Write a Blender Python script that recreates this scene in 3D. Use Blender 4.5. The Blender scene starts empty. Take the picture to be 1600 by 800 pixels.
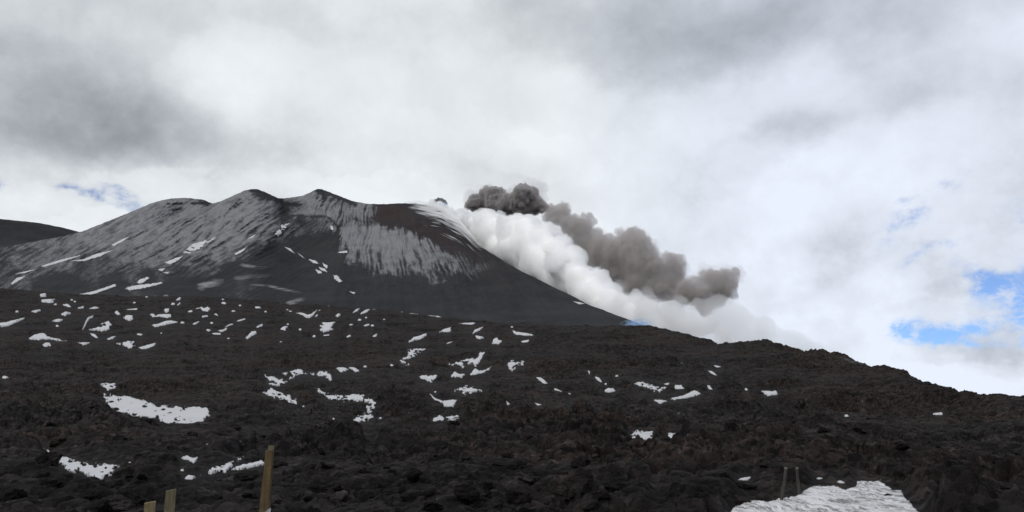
import bpy, math, random
import numpy as np
from mathutils import Vector

# ------------------------------------------------------------------ camera, sky, sun, exposure
SC = bpy.context.scene
F, CX, CY, PITCH = 1250.0, 800.0, 400.0, math.radians(10.4)
EYE = 1.7
CA, SA = math.cos(PITCH), math.sin(PITCH)

cam_d = bpy.data.cameras.new('camera')
cam = bpy.data.objects.new('camera', cam_d)
SC.collection.objects.link(cam)
cam.location = (0, 0, EYE)
cam.rotation_euler = (math.pi / 2 + PITCH, 0, 0)
cam_d.sensor_width = 36
cam_d.lens = 36 * F / 1600
cam_d.clip_start = 0.1
cam_d.clip_end = 40000
SC.camera = cam

SC.view_settings.view_transform = 'Standard'
SC.view_settings.look = 'None'
SC.view_settings.exposure = 0.0
SC.view_settings.gamma = 1.0
SC.view_settings.use_curve_mapping = False
cy = SC.cycles
cy.max_bounces = 24
cy.diffuse_bounces = 5
cy.glossy_bounces = 2
cy.volume_bounces = 20
cy.transparent_max_bounces = 48
cy.sample_clamp_indirect = 4

SUN_EL, SUN_AZ = math.radians(46), math.radians(-138)   # azimuth measured from +Y towards +X
sun_d = bpy.data.lights.new('sun', 'SUN')
sun_d.energy = 1.4
sun_d.angle = math.radians(14)
sun_d.color = (1.0, 0.965, 0.92)
sun = bpy.data.objects.new('sun', sun_d)
SC.collection.objects.link(sun)
sun.rotation_euler = Vector((math.sin(SUN_AZ) * math.cos(SUN_EL), math.cos(SUN_AZ) * math.cos(SUN_EL),
                             math.sin(SUN_EL))).to_track_quat('Z', 'Y').to_euler()


def ray(px, py):
    """pixel of the photograph -> azimuth, tan(elevation)"""
    dx = (np.asarray(px, float) - CX) / F
    up = (CY - np.asarray(py, float)) / F
    y = CA - up * SA
    z = SA + up * CA
    return np.arctan2(dx, y), z / np.hypot(dx, y)


def unit(px, py):
    dx = (px - CX) / F
    up = (CY - py) / F
    v = np.array([dx, CA - up * SA, SA + up * CA])
    return v / np.linalg.norm(v)


def project(x, y, z):
    zz = z - EYE
    f = y * CA + zz * SA
    u = -y * SA + zz * CA
    return CX + F * x / f, CY - F * u / f


# ---- world: Nishita sky seen through gaps in a procedural cloud deck
W = bpy.data.worlds.new('World')
SC.world = W
W.use_nodes = True
nt = W.node_tree
nt.nodes.clear()


class NT:
    """tiny helper for building node trees"""

    def __init__(self, tree):
        self.t = tree

    def n(self, kind, **kw):
        nd = self.t.nodes.new(kind)
        for k, v in kw.items():
            setattr(nd, k, v)
        return nd

    def put(self, sock, v):
        if isinstance(v, bpy.types.NodeSocket):
            self.t.links.new(v, sock)
        else:
            sock.default_value = v

    def m(self, op, a, b=0.0, c=0.0, clamp=False):
        nd = self.n('ShaderNodeMath', operation=op, use_clamp=clamp)
        self.put(nd.inputs[0], a)
        self.put(nd.inputs[1], b)
        self.put(nd.inputs[2], c)
        return nd.outputs[0]

    def v(self, op, a, b=None, scale=None):
        nd = self.n('ShaderNodeVectorMath', operation=op)
        self.put(nd.inputs[0], a)
        if b is not None:
            self.put(nd.inputs[1], b)
        if scale is not None:
            self.put(nd.inputs['Scale'], scale)
        return nd.outputs['Value'] if op in ('LENGTH', 'DOT_PRODUCT', 'DISTANCE') else nd.outputs['Vector']

    def ss(self, x, lo, hi, a=0.0, b=1.0):
        nd = self.n('ShaderNodeMapRange', interpolation_type='SMOOTHSTEP')
        self.put(nd.inputs[0], x)
        for i, q in enumerate((lo, hi, a, b)):
            self.put(nd.inputs[i + 1], q)
        return nd.outputs[0]

    def noise(self, vec, scale, detail=5.0, rough=0.55, dist=0.0, col=False):
        nd = self.n('ShaderNodeTexNoise')
        self.put(nd.inputs['Vector'], vec)
        nd.inputs['Scale'].default_value = scale
        nd.inputs['Detail'].default_value = detail
        nd.inputs['Roughness'].default_value = rough
        nd.inputs['Distortion'].default_value = dist
        return nd.outputs['Color' if col else 'Fac']

    def mix(self, f, a, b):
        nd = self.n('ShaderNodeMix', data_type='RGBA')
        self.put(nd.inputs[0], f)
        for s, q in ((nd.inputs[6], a), (nd.inputs[7], b)):
            if isinstance(q, tuple) and len(q) == 3:
                q = q + (1.0,)
            self.put(s, q)
        return nd.outputs[2]


g = NT(nt)
tc = g.n('ShaderNodeTexCoord')
D = tc.outputs['Generated']
sky = g.n('ShaderNodeTexSky', sky_type='NISHITA')
sky.sun_disc = False
sky.sun_elevation = SUN_EL
sky.sun_rotation = SUN_AZ
sky.altitude = 3000
sky.air_density = 1.0
sky.dust_density = 0.0
sky.ozone_density = 6.0

flat = g.v('MULTIPLY', D, (1.0, 0.35, 1.45))
warpn = g.noise(flat, 5.0, 6.0, 0.58, col=True)
warp = g.v('SUBTRACT', warpn, (0.5, 0.5, 0.5))
P0 = g.v('MULTIPLY', D, (1.0, 0.0, 1.0))


def blob(px, py, rx, ry, rot, warped):
    """soft ellipse round one direction of the sky, 0..1"""
    c = unit(px, py)
    d = g.v('SUBTRACT', warped, (c[0], 0.0, c[2]))
    ca, sa = math.cos(math.radians(rot)), math.sin(math.radians(rot))
    a = g.v('DOT_PRODUCT', d, (ca * F / rx, 0.0, sa * F / rx))
    b = g.v('DOT_PRODUCT', d, (-sa * F / ry, 0.0, ca * F / ry))
    r2 = g.m('ADD', g.m('MULTIPLY', a, a), g.m('MULTIPLY', b, b))
    return g.m('EXPONENT', g.m('MULTIPLY', r2, -1.0))


P1 = g.v('ADD', P0, g.v('SCALE', warp, scale=0.16))       # big soft clouds, gently warped
P2 = g.v('ADD', P0, g.v('SCALE', warp, scale=0.13))       # gaps with ragged edges
DARK = [  # px, py, rx, ry, rot, amount (linear radiance)
    (60, 170, 190, 110, 0, -0.30), (200, 215, 120, 45, 6, -0.14), (30, 60, 220, 60, 0, -0.12),
    (360, 215, 150, 45, -20, -0.06), (260, 10, 240, 40, 0, -0.12), (1010, 50, 210, 75, -8, -0.24),
    (1230, 40, 230, 60, 4, -0.14), (1480, 10, 260, 40, 0, -0.16), (620, 45, 260, 35, 4, -0.07),
    (1110, 285, 130, 50, 35, -0.13), (1190, 215, 100, 18, 8, -0.10), (960, 290, 70, 30, 0, -0.05),
    (1300, 440, 90, 60, -40, -0.07), (1330, 180, 200, 26, 10, -0.07), (1550, 540, 80, 40, -30, -0.16),
    (380, 270, 120, 28, 8, -0.07), (680, 290, 120, 26, 0, -0.06), (1500, 150, 160, 60, 0, -0.08),
]
LIGHT = [
    (370, 108, 60, 55, 40, 0.13), (300, 125, 130, 30, 0, 0.07), (880, 150, 60, 40, -30, 0.14),
    (500, 215, 200, 35, 6, 0.08), (820, 235, 90, 30, 0, 0.13), (110, 345, 150, 24, 10, 0.16),
    (560, 285, 90, 26, -6, 0.14), (440, 300, 60, 20, 0, 0.10), (700, 300, 70, 22, 0, 0.08), (1180, 360, 60, 110, 12, 0.11), (1080, 340, 60, 70, 20, 0.06),
    (1300, 260, 110, 45, 25, 0.09), (1370, 400, 90, 30, 25, 0.12), (1300, 500, 120, 40, 0, 0.12),
    (1480, 590, 110, 26, -12, 0.13), (210, 275, 120, 30, 0, 0.12), (1120, 480, 90, 60, 0, 0.0),
    (130, 60, 90, 30, 20, 0.06),
]
n1 = g.noise(flat, 3.6, 9.0, 0.58, 0.3)
n2 = g.noise(g.v('MULTIPLY', D, (1.0, 0.5, 1.25)), 9.0, 9.0, 0.62, 0.25)
n4 = g.noise(g.v('MULTIPLY', D, (1.0, 0.5, 1.15)), 30.0, 7.0, 0.65, 0.2)


def puffs(scale, wamt):
    """rounded cloud heads: distance to scattered centres, pulled about by noise"""
    vo = g.n('ShaderNodeTexVoronoi', feature='SMOOTH_F1')
    w = g.v('SCALE', g.v('SUBTRACT', g.noise(D, scale * 1.6, 8.0, 0.62, col=True), (0.5, 0.5, 0.5)), scale=wamt)
    g.put(vo.inputs['Vector'], g.v('ADD', g.v('MULTIPLY', D, (1.0, 0.5, 1.4)), w))
    vo.inputs['Scale'].default_value = scale
    vo.inputs['Smoothness'].default_value = 0.35
    return vo.outputs['Distance']


pf1 = puffs(7.0, 0.16)
pf2 = puffs(17.0, 0.10)
L = g.m('ADD', 0.825, g.m('MULTIPLY', g.m('SUBTRACT', n1, 0.5), 0.22))
L = g.m('ADD', L, g.m('MULTIPLY', g.m('SUBTRACT', n2, 0.5), 0.19))
L = g.m('ADD', L, g.m('MULTIPLY', g.m('SUBTRACT', n4, 0.5), 0.09))
L = g.m('ADD', L, g.m('MULTIPLY', g.m('SUBTRACT', 0.42, pf1), g.m('MULTIPLY_ADD', g.ss(g.v('DOT_PRODUCT', D, (0, 0, 1)), 0.42, 0.08), 0.20, 0.14)))
L = g.m('ADD', L, g.m('MULTIPLY', g.m('SUBTRACT', 0.42, pf2), g.m('MULTIPLY_ADD', g.ss(g.v('DOT_PRODUCT', D, (0, 0, 1)), 0.40, 0.06), 0.16, 0.10)))
for b in DARK + LIGHT:
    L = g.m('MULTIPLY_ADD', blob(*b[:5], P1), b[5] * (0.66 if b[5] < 0 else 1.0), L)
# cloud heads and bases with definite, ragged edges
P3 = g.v('ADD', P0, g.v('SCALE', g.v('SUBTRACT', g.noise(g.v('MULTIPLY', D, (1.0, 0.4, 1.2)), 13.0, 10.0, 0.62, 0.2, col=True), (0.5, 0.5, 0.5)), scale=0.085))
for (px_, py_, rx_, ry_, rot_, amt_, soft_) in (
        (105, 352, 150, 26, 8, 0.10, 0.10), (1490, 606, 150, 42, -10, 0.08, 0.10), (1330, 275, 190, 62, 14, 0.085, 0.16), (850, 250, 90, 34, -10, 0.06, 0.14),
        (1165, 410, 80, 130, 14, 0.06, 0.14), (590, 300, 150, 26, -6, 0.08, 0.14), (110, 165, 190, 82, 6, -0.085, 0.16), (1010, 40, 240, 78, -8, -0.06, 0.2),
        (360, 120, 120, 60, 30, 0.05, 0.2), (1420, 430, 130, 34, 24, 0.06, 0.14), (1560, 548, 90, 30, -20, -0.10, 0.14), (250, 290, 110, 22, 6, 0.06, 0.14),
        (700, 205, 160, 36, -4, 0.05, 0.2), (1180, 250, 110, 34, 30, -0.05, 0.2)):
    L = g.m('MULTIPLY_ADD', g.ss(blob(px_, py_, rx_, ry_, rot_, P3), 0.38 - soft_, 0.38 + soft_), amt_, L)
# crisp cumulus heads low over the ridges
n3 = g.noise(g.v('MULTIPLY', D, (1.0, 0.4, 1.2)), 20.0, 10.0, 0.6, 0.1)
low = g.ss(g.v('DOT_PRODUCT', D, (0, 0, 1)), 0.30, 0.05)
L = g.m('MULTIPLY_ADD', g.m('MULTIPLY', g.ss(n3, 0.45, 0.62), low), 0.06, L)
# the deck overhead and behind the camera
zen = g.ss(g.v('DOT_PRODUCT', D, (0, 0, 1)), 0.46, 0.80)
L = g.m('MULTIPLY_ADD', zen, -0.26, L)
L = g.m('MINIMUM', g.m('MAXIMUM', L, 0.2), 2.0)
L = g.m('SUBTRACT', L, g.m('MULTIPLY', g.m('MAXIMUM', g.m('SUBTRACT', L, 0.78), 0.0), 0.40))
L = g.m('MINIMUM', L, 0.90)
tint = g.ss(L, 0.38, 0.80)
ccol = g.mix(tint, (0.925, 0.99, 1.075), (0.95, 0.995, 1.04))
sidebl = g.ss(g.v('DOT_PRODUCT', D, (1, 0, 0)), 0.0, 0.32)
ccol = g.mix(g.m('MULTIPLY', sidebl, 0.8), ccol, (0.915, 0.985, 1.13))
cvec = g.v('SCALE', ccol, scale=L)
cloud = g.n('ShaderNodeBackground')
g.put(cloud.inputs['Color'], cvec)
cloud.inputs['Strength'].default_value = 1.0

HOLES = [
    (1490, 515, 62, 20, 5, 1.0), (1432, 522, 34, 16, 0, 0.7), (1520, 437, 20, 17, -20, 1.0), (1592, 440, 28, 46, -20, 1.15),
    (1575, 500, 40, 16, 0, 0.5), (1408, 352, 18, 20, 40, 0.42), (1462, 398, 36, 9, 18, 0.5), (1395, 370, 40, 30, 0, 0.25),
    (1385, 325, 12, 8, 0, 0.5), (114, 312, 15, 8, -25, 0.9), (155, 320, 42, 11, -20, 0.6), (172, 301, 24, 10, -25, 0.7), (185, 325, 40, 14, -10, 0.35),
    (-2, 306, 12, 22, 0, 0.9), (1580, 335, 24, 18, 0, 0.5), (1465, 300, 20, 16, 0, 0.5), (1400, 505, 16, 12, 0, 0.5), (1500, 480, 120, 70, 0, 0.18),
]
H = 0.0
for b in HOLES:
    H = g.m('MULTIPLY_ADD', blob(*b[:5], P2), b[5], H)
hn = g.noise(g.v('MULTIPLY', D, (1.0, 0.4, 1.3)), 17.0, 10.0, 0.62, 0.4)
hn2 = g.noise(g.v('MULTIPLY', D, (1.0, 0.4, 1.2)), 46.0, 9.0, 0.66, 0.3)
H = g.m('MULTIPLY', H, g.m('MULTIPLY', g.ss(hn, 0.30, 0.62, 0.4, 1.15), g.ss(hn2, 0.34, 0.62, 0.45, 1.12)))
hole = g.ss(H, 0.08, 1.10, 0.0, 0.80)
blue = g.n('ShaderNodeBackground')
g.put(blue.inputs['Color'], g.v('MULTIPLY', sky.outputs[0], (0.58, 0.80, 1.06)))
blue.inputs['Strength'].default_value = 0.11
mx = g.n('ShaderNodeMixShader')
g.put(mx.inputs[0], hole)
g.put(mx.inputs[1], cloud.outputs[0])
g.put(mx.inputs[2], blue.outputs[0])
wo = g.n('ShaderNodeOutputWorld')
g.put(wo.inputs['Surface'], mx.outputs[0])

# ------------------------------------------------------------------ noise in numpy
RNG = np.random.default_rng(7)
PN = 1024
PERM = RNG.permutation(PN).astype(np.int32)
PERM = np.concatenate([PERM, PERM])
ANG = RNG.uniform(0, 2 * np.pi, PN)
GX, GY = np.cos(ANG).astype(np.float32), np.sin(ANG).astype(np.float32)
U1, U2, U3, U4 = [RNG.random(PN).astype(np.float32) for _ in range(4)]


def h2(ix, iy, seed):
    return PERM[PERM[(ix + seed * 37) & (PN - 1)] + ((iy + seed * 101) & (PN - 1))]


def gn2(x, y, seed=0):
    """gradient noise, about -0.7..0.7"""
    xf, yf = np.floor(x), np.floor(y)
    ix, iy = xf.astype(np.int32), yf.astype(np.int32)
    fx, fy = (x - xf).astype(np.float32), (y - yf).astype(np.float32)
    ux, uy = fx * fx * fx * (fx * (fx * 6 - 15) + 10), fy * fy * fy * (fy * (fy * 6 - 15) + 10)

    def c(a, b):
        h = h2(ix + a, iy + b, seed)
        return GX[h] * (fx - a) + GY[h] * (fy - b)
    n0 = c(0, 0) * (1 - ux) + c(1, 0) * ux
    n1_ = c(0, 1) * (1 - ux) + c(1, 1) * ux
    return n0 * (1 - uy) + n1_ * uy


def fbm2(x, y, oct=4, rough=0.5, seed=0):
    s, a, t = 0.0, 1.0, 0.0
    for i in range(oct):
        s = s + a * gn2(x * 2 ** i, y * 2 ** i, seed + i)
        t += a
        a *= rough
    return s / t * 1.4


def cells(x, y, seed=0):
    """blocky rubble: overlapping domes of uneven size, 0..1"""
    xf, yf = np.floor(x), np.floor(y)
    ix, iy = xf.astype(np.int32), yf.astype(np.int32)
    fx, fy = (x - xf).astype(np.float32), (y - yf).astype(np.float32)
    best = np.zeros(x.shape, np.float32)
    for a in (-1, 0, 1):
        for b in (-1, 0, 1):
            h = h2(ix + a, iy + b, seed)
            dx, dy = fx - a - U1[h], fy - b - U2[h]
            rr = 0.30 + 0.62 * U3[h]
            an = U4[h] * 6.28
            e = 0.6 + 0.8 * U1[(h * 7) & (PN - 1)]
            cxx, sxx = np.cos(an), np.sin(an)
            p, q = (dx * cxx + dy * sxx) * e, -dx * sxx + dy * cxx
            d = np.maximum(np.abs(p) * 0.85 + np.abs(q) * 0.3, np.abs(q) * 0.85 + np.abs(p) * 0.35)
            d = 0.5 * d + 0.5 * np.sqrt(p * p + q * q)
            k = np.sqrt(np.maximum(0, 1 - (d / rr) ** 2)) * (0.35 + 0.65 * U2[(h * 5) & (PN - 1)]) * rr
            best = np.maximum(best, k)
    return best


def blocks(x, y, seed=0):
    """angular blocks of uneven height with clefts between them"""
    xf, yf = np.floor(x), np.floor(y)
    ix, iy = xf.astype(np.int32), yf.astype(np.int32)
    fx, fy = (x - xf).astype(np.float32), (y - yf).astype(np.float32)
    f1 = np.full(x.shape, 9.0, np.float32)
    f2 = np.full(x.shape, 9.0, np.float32)
    hh = np.zeros(x.shape, np.float32)
    for a in (-1, 0, 1):
        for b in (-1, 0, 1):
            h = h2(ix + a, iy + b, seed)
            dx, dy = fx - a - U1[h], fy - b - U2[h]
            d = np.sqrt(dx * dx + dy * dy) * (0.75 + 0.5 * U4[h])
            q = 0.15 + 0.85 * U3[h] ** 1.6 + (U1[(h * 7) & (PN - 1)] - 0.5) * 1.3 * dx + (U2[(h * 5) & (PN - 1)] - 0.5) * 1.3 * dy
            c = d < f1
            f2 = np.where(c, f1, np.minimum(f2, d))
            hh = np.where(c, q, hh)
            f1 = np.where(c, d, f1)
    cl = np.clip((f2 - f1) / 0.22, 0, 1)
    return (hh - 0.5 * f1 * f1) * (0.25 + 0.75 * np.sqrt(cl))


def vn3(x, y, z, seed=0):
    """3D value noise 0..1"""
    xf, yf, zf = np.floor(x), np.floor(y), np.floor(z)
    ix, iy, iz = xf.astype(np.int32), yf.astype(np.int32), zf.astype(np.int32)
    fx, fy, fz = x - xf, y - yf, z - zf
    ux, uy, uz = [f * f * (3 - 2 * f) for f in (fx, fy, fz)]
    out = 0
    for a in (0, 1):
        for b in (0, 1):
            for c in (0, 1):
                h = PERM[h2(ix + a, iy + b, seed) + ((iz + c) & (PN - 1))]
                out = out + U1[h] * (ux if a else 1 - ux) * (uy if b else 1 - uy) * (uz if c else 1 - uz)
    return out


def sstep(x, a, b):
    t = np.clip((x - a) / (b - a), 0, 1)
    return t * t * (3 - 2 * t)


# ------------------------------------------------------------------ mesh and material helpers
COL = SC.collection


def link(name, me, mat=None, parent=None):
    o = bpy.data.objects.new(name, me)
    COL.objects.link(o)
    if mat is not None:
        me.materials.clear()
        me.materials.append(mat)
    if parent is not None:
        o.parent = parent
    return o


def tag(o, label=None, cat=None, group=None, kind=None):
    if label:
        o['label'] = label
    if cat:
        o['category'] = cat
    if group:
        o['group'] = group
    if kind:
        o['kind'] = kind
    return o


def empty(name, loc=(0, 0, 0), rot=(0, 0, 0)):
    o = bpy.data.objects.new(name, None)
    COL.objects.link(o)
    o.location = loc
    o.rotation_euler = rot
    o.empty_display_size = 0.2
    return o


def mesh_np(name, V, Q, smooth=False):
    """mesh from an (n,3) vertex array and an (m,4) or (m,3) face array"""
    me = bpy.data.meshes.new(name)
    V = np.ascontiguousarray(V, np.float32)
    Q = np.ascontiguousarray(Q, np.int32)
    k = Q.shape[1]
    me.vertices.add(len(V))
    me.vertices.foreach_set('co', V.ravel())
    me.loops.add(Q.size)
    me.loops.foreach_set('vertex_index', Q.ravel())
    me.polygons.add(len(Q))
    me.polygons.foreach_set('loop_start', np.arange(0, Q.size, k, dtype=np.int32))
    me.polygons.foreach_set('loop_total', np.full(len(Q), k, np.int32))
    me.polygons.foreach_set('use_smooth', np.full(len(Q), smooth, bool))
    me.update(calc_edges=True)
    return me


def grid_faces(rows, cols, keep=None):
    i = np.arange(rows * cols).reshape(rows, cols)
    Q = np.stack([i[:-1, :-1], i[:-1, 1:], i[1:, 1:], i[1:, :-1]], -1)
    if keep is not None:
        k = keep[:-1, :-1] & keep[:-1, 1:] & keep[1:, 1:] & keep[1:, :-1]
        return Q[k]
    return Q.reshape(-1, 4)


def compact(V, Q):
    used = np.zeros(len(V), bool)
    used[Q.ravel()] = True
    mp = np.cumsum(used) - 1
    return V[used], mp[Q], used


def attr(me, name, a):
    at = me.attributes.new(name, 'FLOAT', 'POINT')
    at.data.foreach_set('value', np.ascontiguousarray(a, np.float32).ravel())


def material(name):
    m = bpy.data.materials.new(name)
    m.use_nodes = True
    t = m.node_tree
    t.nodes.clear()
    q = NT(t)
    out = q.n('ShaderNodeOutputMaterial')
    return m, q, out


def surface(q, out, color, rough=0.95, spec=0.2, normal=None):
    p = q.n('ShaderNodeBsdfPrincipled')
    if isinstance(color, tuple) and len(color) == 3:
        color = color + (1.0,)
    q.put(p.inputs['Base Color'], color)
    q.put(p.inputs['Roughness'], rough)
    p.inputs['Specular IOR Level'].default_value = spec
    if normal is not None:
        q.put(p.inputs['Normal'], normal)
    q.t.links.new(p.outputs[0], out.inputs['Surface'])
    return p


def bump(q, h, dist, strength=1.0):
    b = q.n('ShaderNodeBump')
    q.put(b.inputs['Height'], h)
    b.inputs['Distance'].default_value = dist
    b.inputs['Strength'].default_value = strength
    return b.outputs[0]


def mat_lava(name, brown=0.5):
    m, q, out = material(name)
    p = q.n('ShaderNodeNewGeometry').outputs['Position']
    a = q.noise(p, 0.03, 5, 0.6)
    b = q.noise(p, 0.35, 6, 0.65)
    c = q.noise(p, 2.6, 5, 0.7)
    col = q.mix(q.ss(a, 0.42, 0.58), (0.0118, 0.0098, 0.0098), (0.0158, 0.0113, 0.0095))
    col = q.mix(q.m('MULTIPLY', q.ss(b, 0.55, 0.72), 0.6), col, (0.0185, 0.0138, 0.0116))
    col = q.mix(q.m('MULTIPLY', q.ss(c, 0.54, 0.75), 0.8), col, (0.040, 0.0345, 0.0330))
    col = q.mix(q.m('MULTIPLY', q.ss(c, 0.46, 0.3), 0.6), col, (0.0045, 0.0042, 0.0045))
    for sc, am in ((0.45, 0.45), (1.6, 0.65), (4.5, 0.75)):
        vo = q.n('ShaderNodeTexVoronoi')
        q.put(vo.inputs['Vector'], q.v('ADD', p, q.v('SCALE', q.noise(p, sc * 2, 3, 0.6, col=True), scale=0.5 / sc)))
        vo.inputs['Scale'].default_value = sc
        k = q.n('ShaderNodeSeparateColor')
        q.put(k.inputs[0], vo.outputs['Color'])
        f = q.m('MULTIPLY_ADD', k.outputs[0], 2 * am, 1 - am)
        col = q.v('SCALE', col, scale=f)
    h = q.noise(p, 9.0, 6, 0.72)
    surface(q, out, col, 0.95, 0.15, bump(q, h, 0.08, 1.0))
    return m


def mat_mountain():
    m, q, out = material('mountain_ash')
    p = q.n('ShaderNodeNewGeometry').outputs['Position']
    fr = q.n('ShaderNodeAttribute', attribute_name='frost').outputs['Fac']
    rd = q.n('ShaderNodeAttribute', attribute_name='red').outputs['Fac']
    f1 = q.noise(p, 0.22, 7, 0.78)
    f2 = q.noise(p, 0.012, 4, 0.6)
    tn = q.n('ShaderNodeAttribute', attribute_name='tone').outputs['Fac']
    ash = q.mix(q.m('ADD', q.m('MULTIPLY', q.ss(f2, 0.35, 0.65), 0.4), q.m('MULTIPLY', tn, 0.6)), (0.0165, 0.0170, 0.0200), (0.0395, 0.0388, 0.0405))  # fine grey ash, its colour also lightened and blued to stand for haze
    rust = q.mix(q.ss(f1, 0.42, 0.68), (0.026, 0.019, 0.019), (0.075, 0.040, 0.033))
    ash = q.mix(rd, ash, rust)
    k = q.m('ADD', fr, q.m('MULTIPLY', q.m('SUBTRACT', f1, 0.5), q.m('MULTIPLY', 1.1, q.ss(fr, 0.0, 0.25))), clamp=True)
    col = q.mix(k, ash, (0.205, 0.207, 0.217))
    surface(q, out, col, 0.95, 0.1, bump(q, f1, 3.0, 0.5))
    return m


def mat_snow(name='snow', dirt=0.25, ripple=False):
    m, q, out = material(name)
    p = q.n('ShaderNodeNewGeometry').outputs['Position']
    a = q.noise(p, 0.6, 6, 0.65)
    b = q.noise(p, 5.0, 5, 0.7)
    k = q.m('MULTIPLY', q.ss(q.m('ADD', q.m('MULTIPLY', a, 0.6), q.m('MULTIPLY', b, 0.4)), 0.5, 0.66), dirt)
    if ripple:
        st = q.v('MULTIPLY', q.v('ADD', p, q.v('SCALE', q.noise(p, 2.0, 4, 0.6, col=True), scale=0.5)), (5.0, 0.7, 1.0))
        s = q.noise(st, 1.0, 8, 0.8, 1.2)
        s2 = q.noise(p, 1.1, 4, 0.6)
        k = q.m('ADD', q.m('MULTIPLY', k, 0.6), q.m('MULTIPLY', q.ss(s, 0.44, 0.56), q.ss(s2, 0.36, 0.58, 0.25, 1.0)), clamp=True)
    col = q.mix(k, (0.64, 0.64, 0.655) if ripple else (0.52, 0.52, 0.535), (0.16, 0.156, 0.156) if ripple else (0.13, 0.126, 0.126))
    h = q.noise(p, 4.0, 5, 0.6)
    surface(q, out, col, 0.8, 0.25, bump(q, h, 0.06, 0.6))
    return m


def mat_wood(name, c1, c2, c3):
    m, q, out = material(name)
    p = q.n('ShaderNodeTexCoord').outputs['Object']
    st = q.v('MULTIPLY', p, (60.0, 60.0, 3.0))
    a = q.noise(st, 1.0, 5, 0.65, 0.4)
    b = q.noise(p, 9.0, 4, 0.6)
    col = q.mix(q.ss(a, 0.35, 0.68), c1, c2)
    col = q.mix(q.m('MULTIPLY', q.ss(b, 0.48, 0.68), 0.6), col, c3)
    surface(q, out, col, 0.85, 0.25, bump(q, a, 0.004, 0.7))
    return m


def mat_plain(name, color, rough=0.8):
    m, q, out = material(name)
    p = q.n('ShaderNodeTexCoord').outputs['Object']
    a = q.noise(p, 30.0, 4, 0.6)
    dark = tuple(c * 0.75 for c in color)
    surface(q, out, q.mix(q.ss(a, 0.4, 0.7), color, dark), rough, 0.3)
    return m


def mat_volume(name, color, density, aniso=0.0):
    m, q, out = material(name)
    v = q.n('ShaderNodeVolumePrincipled')
    v.inputs['Color'].default_value = color + (1.0,)
    v.inputs['Density'].default_value = density
    v.inputs['Anisotropy'].default_value = aniso
    q.t.links.new(v.outputs[0], out.inputs['Volume'])
    m.cycles.homogeneous_volume = True
    return m

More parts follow.
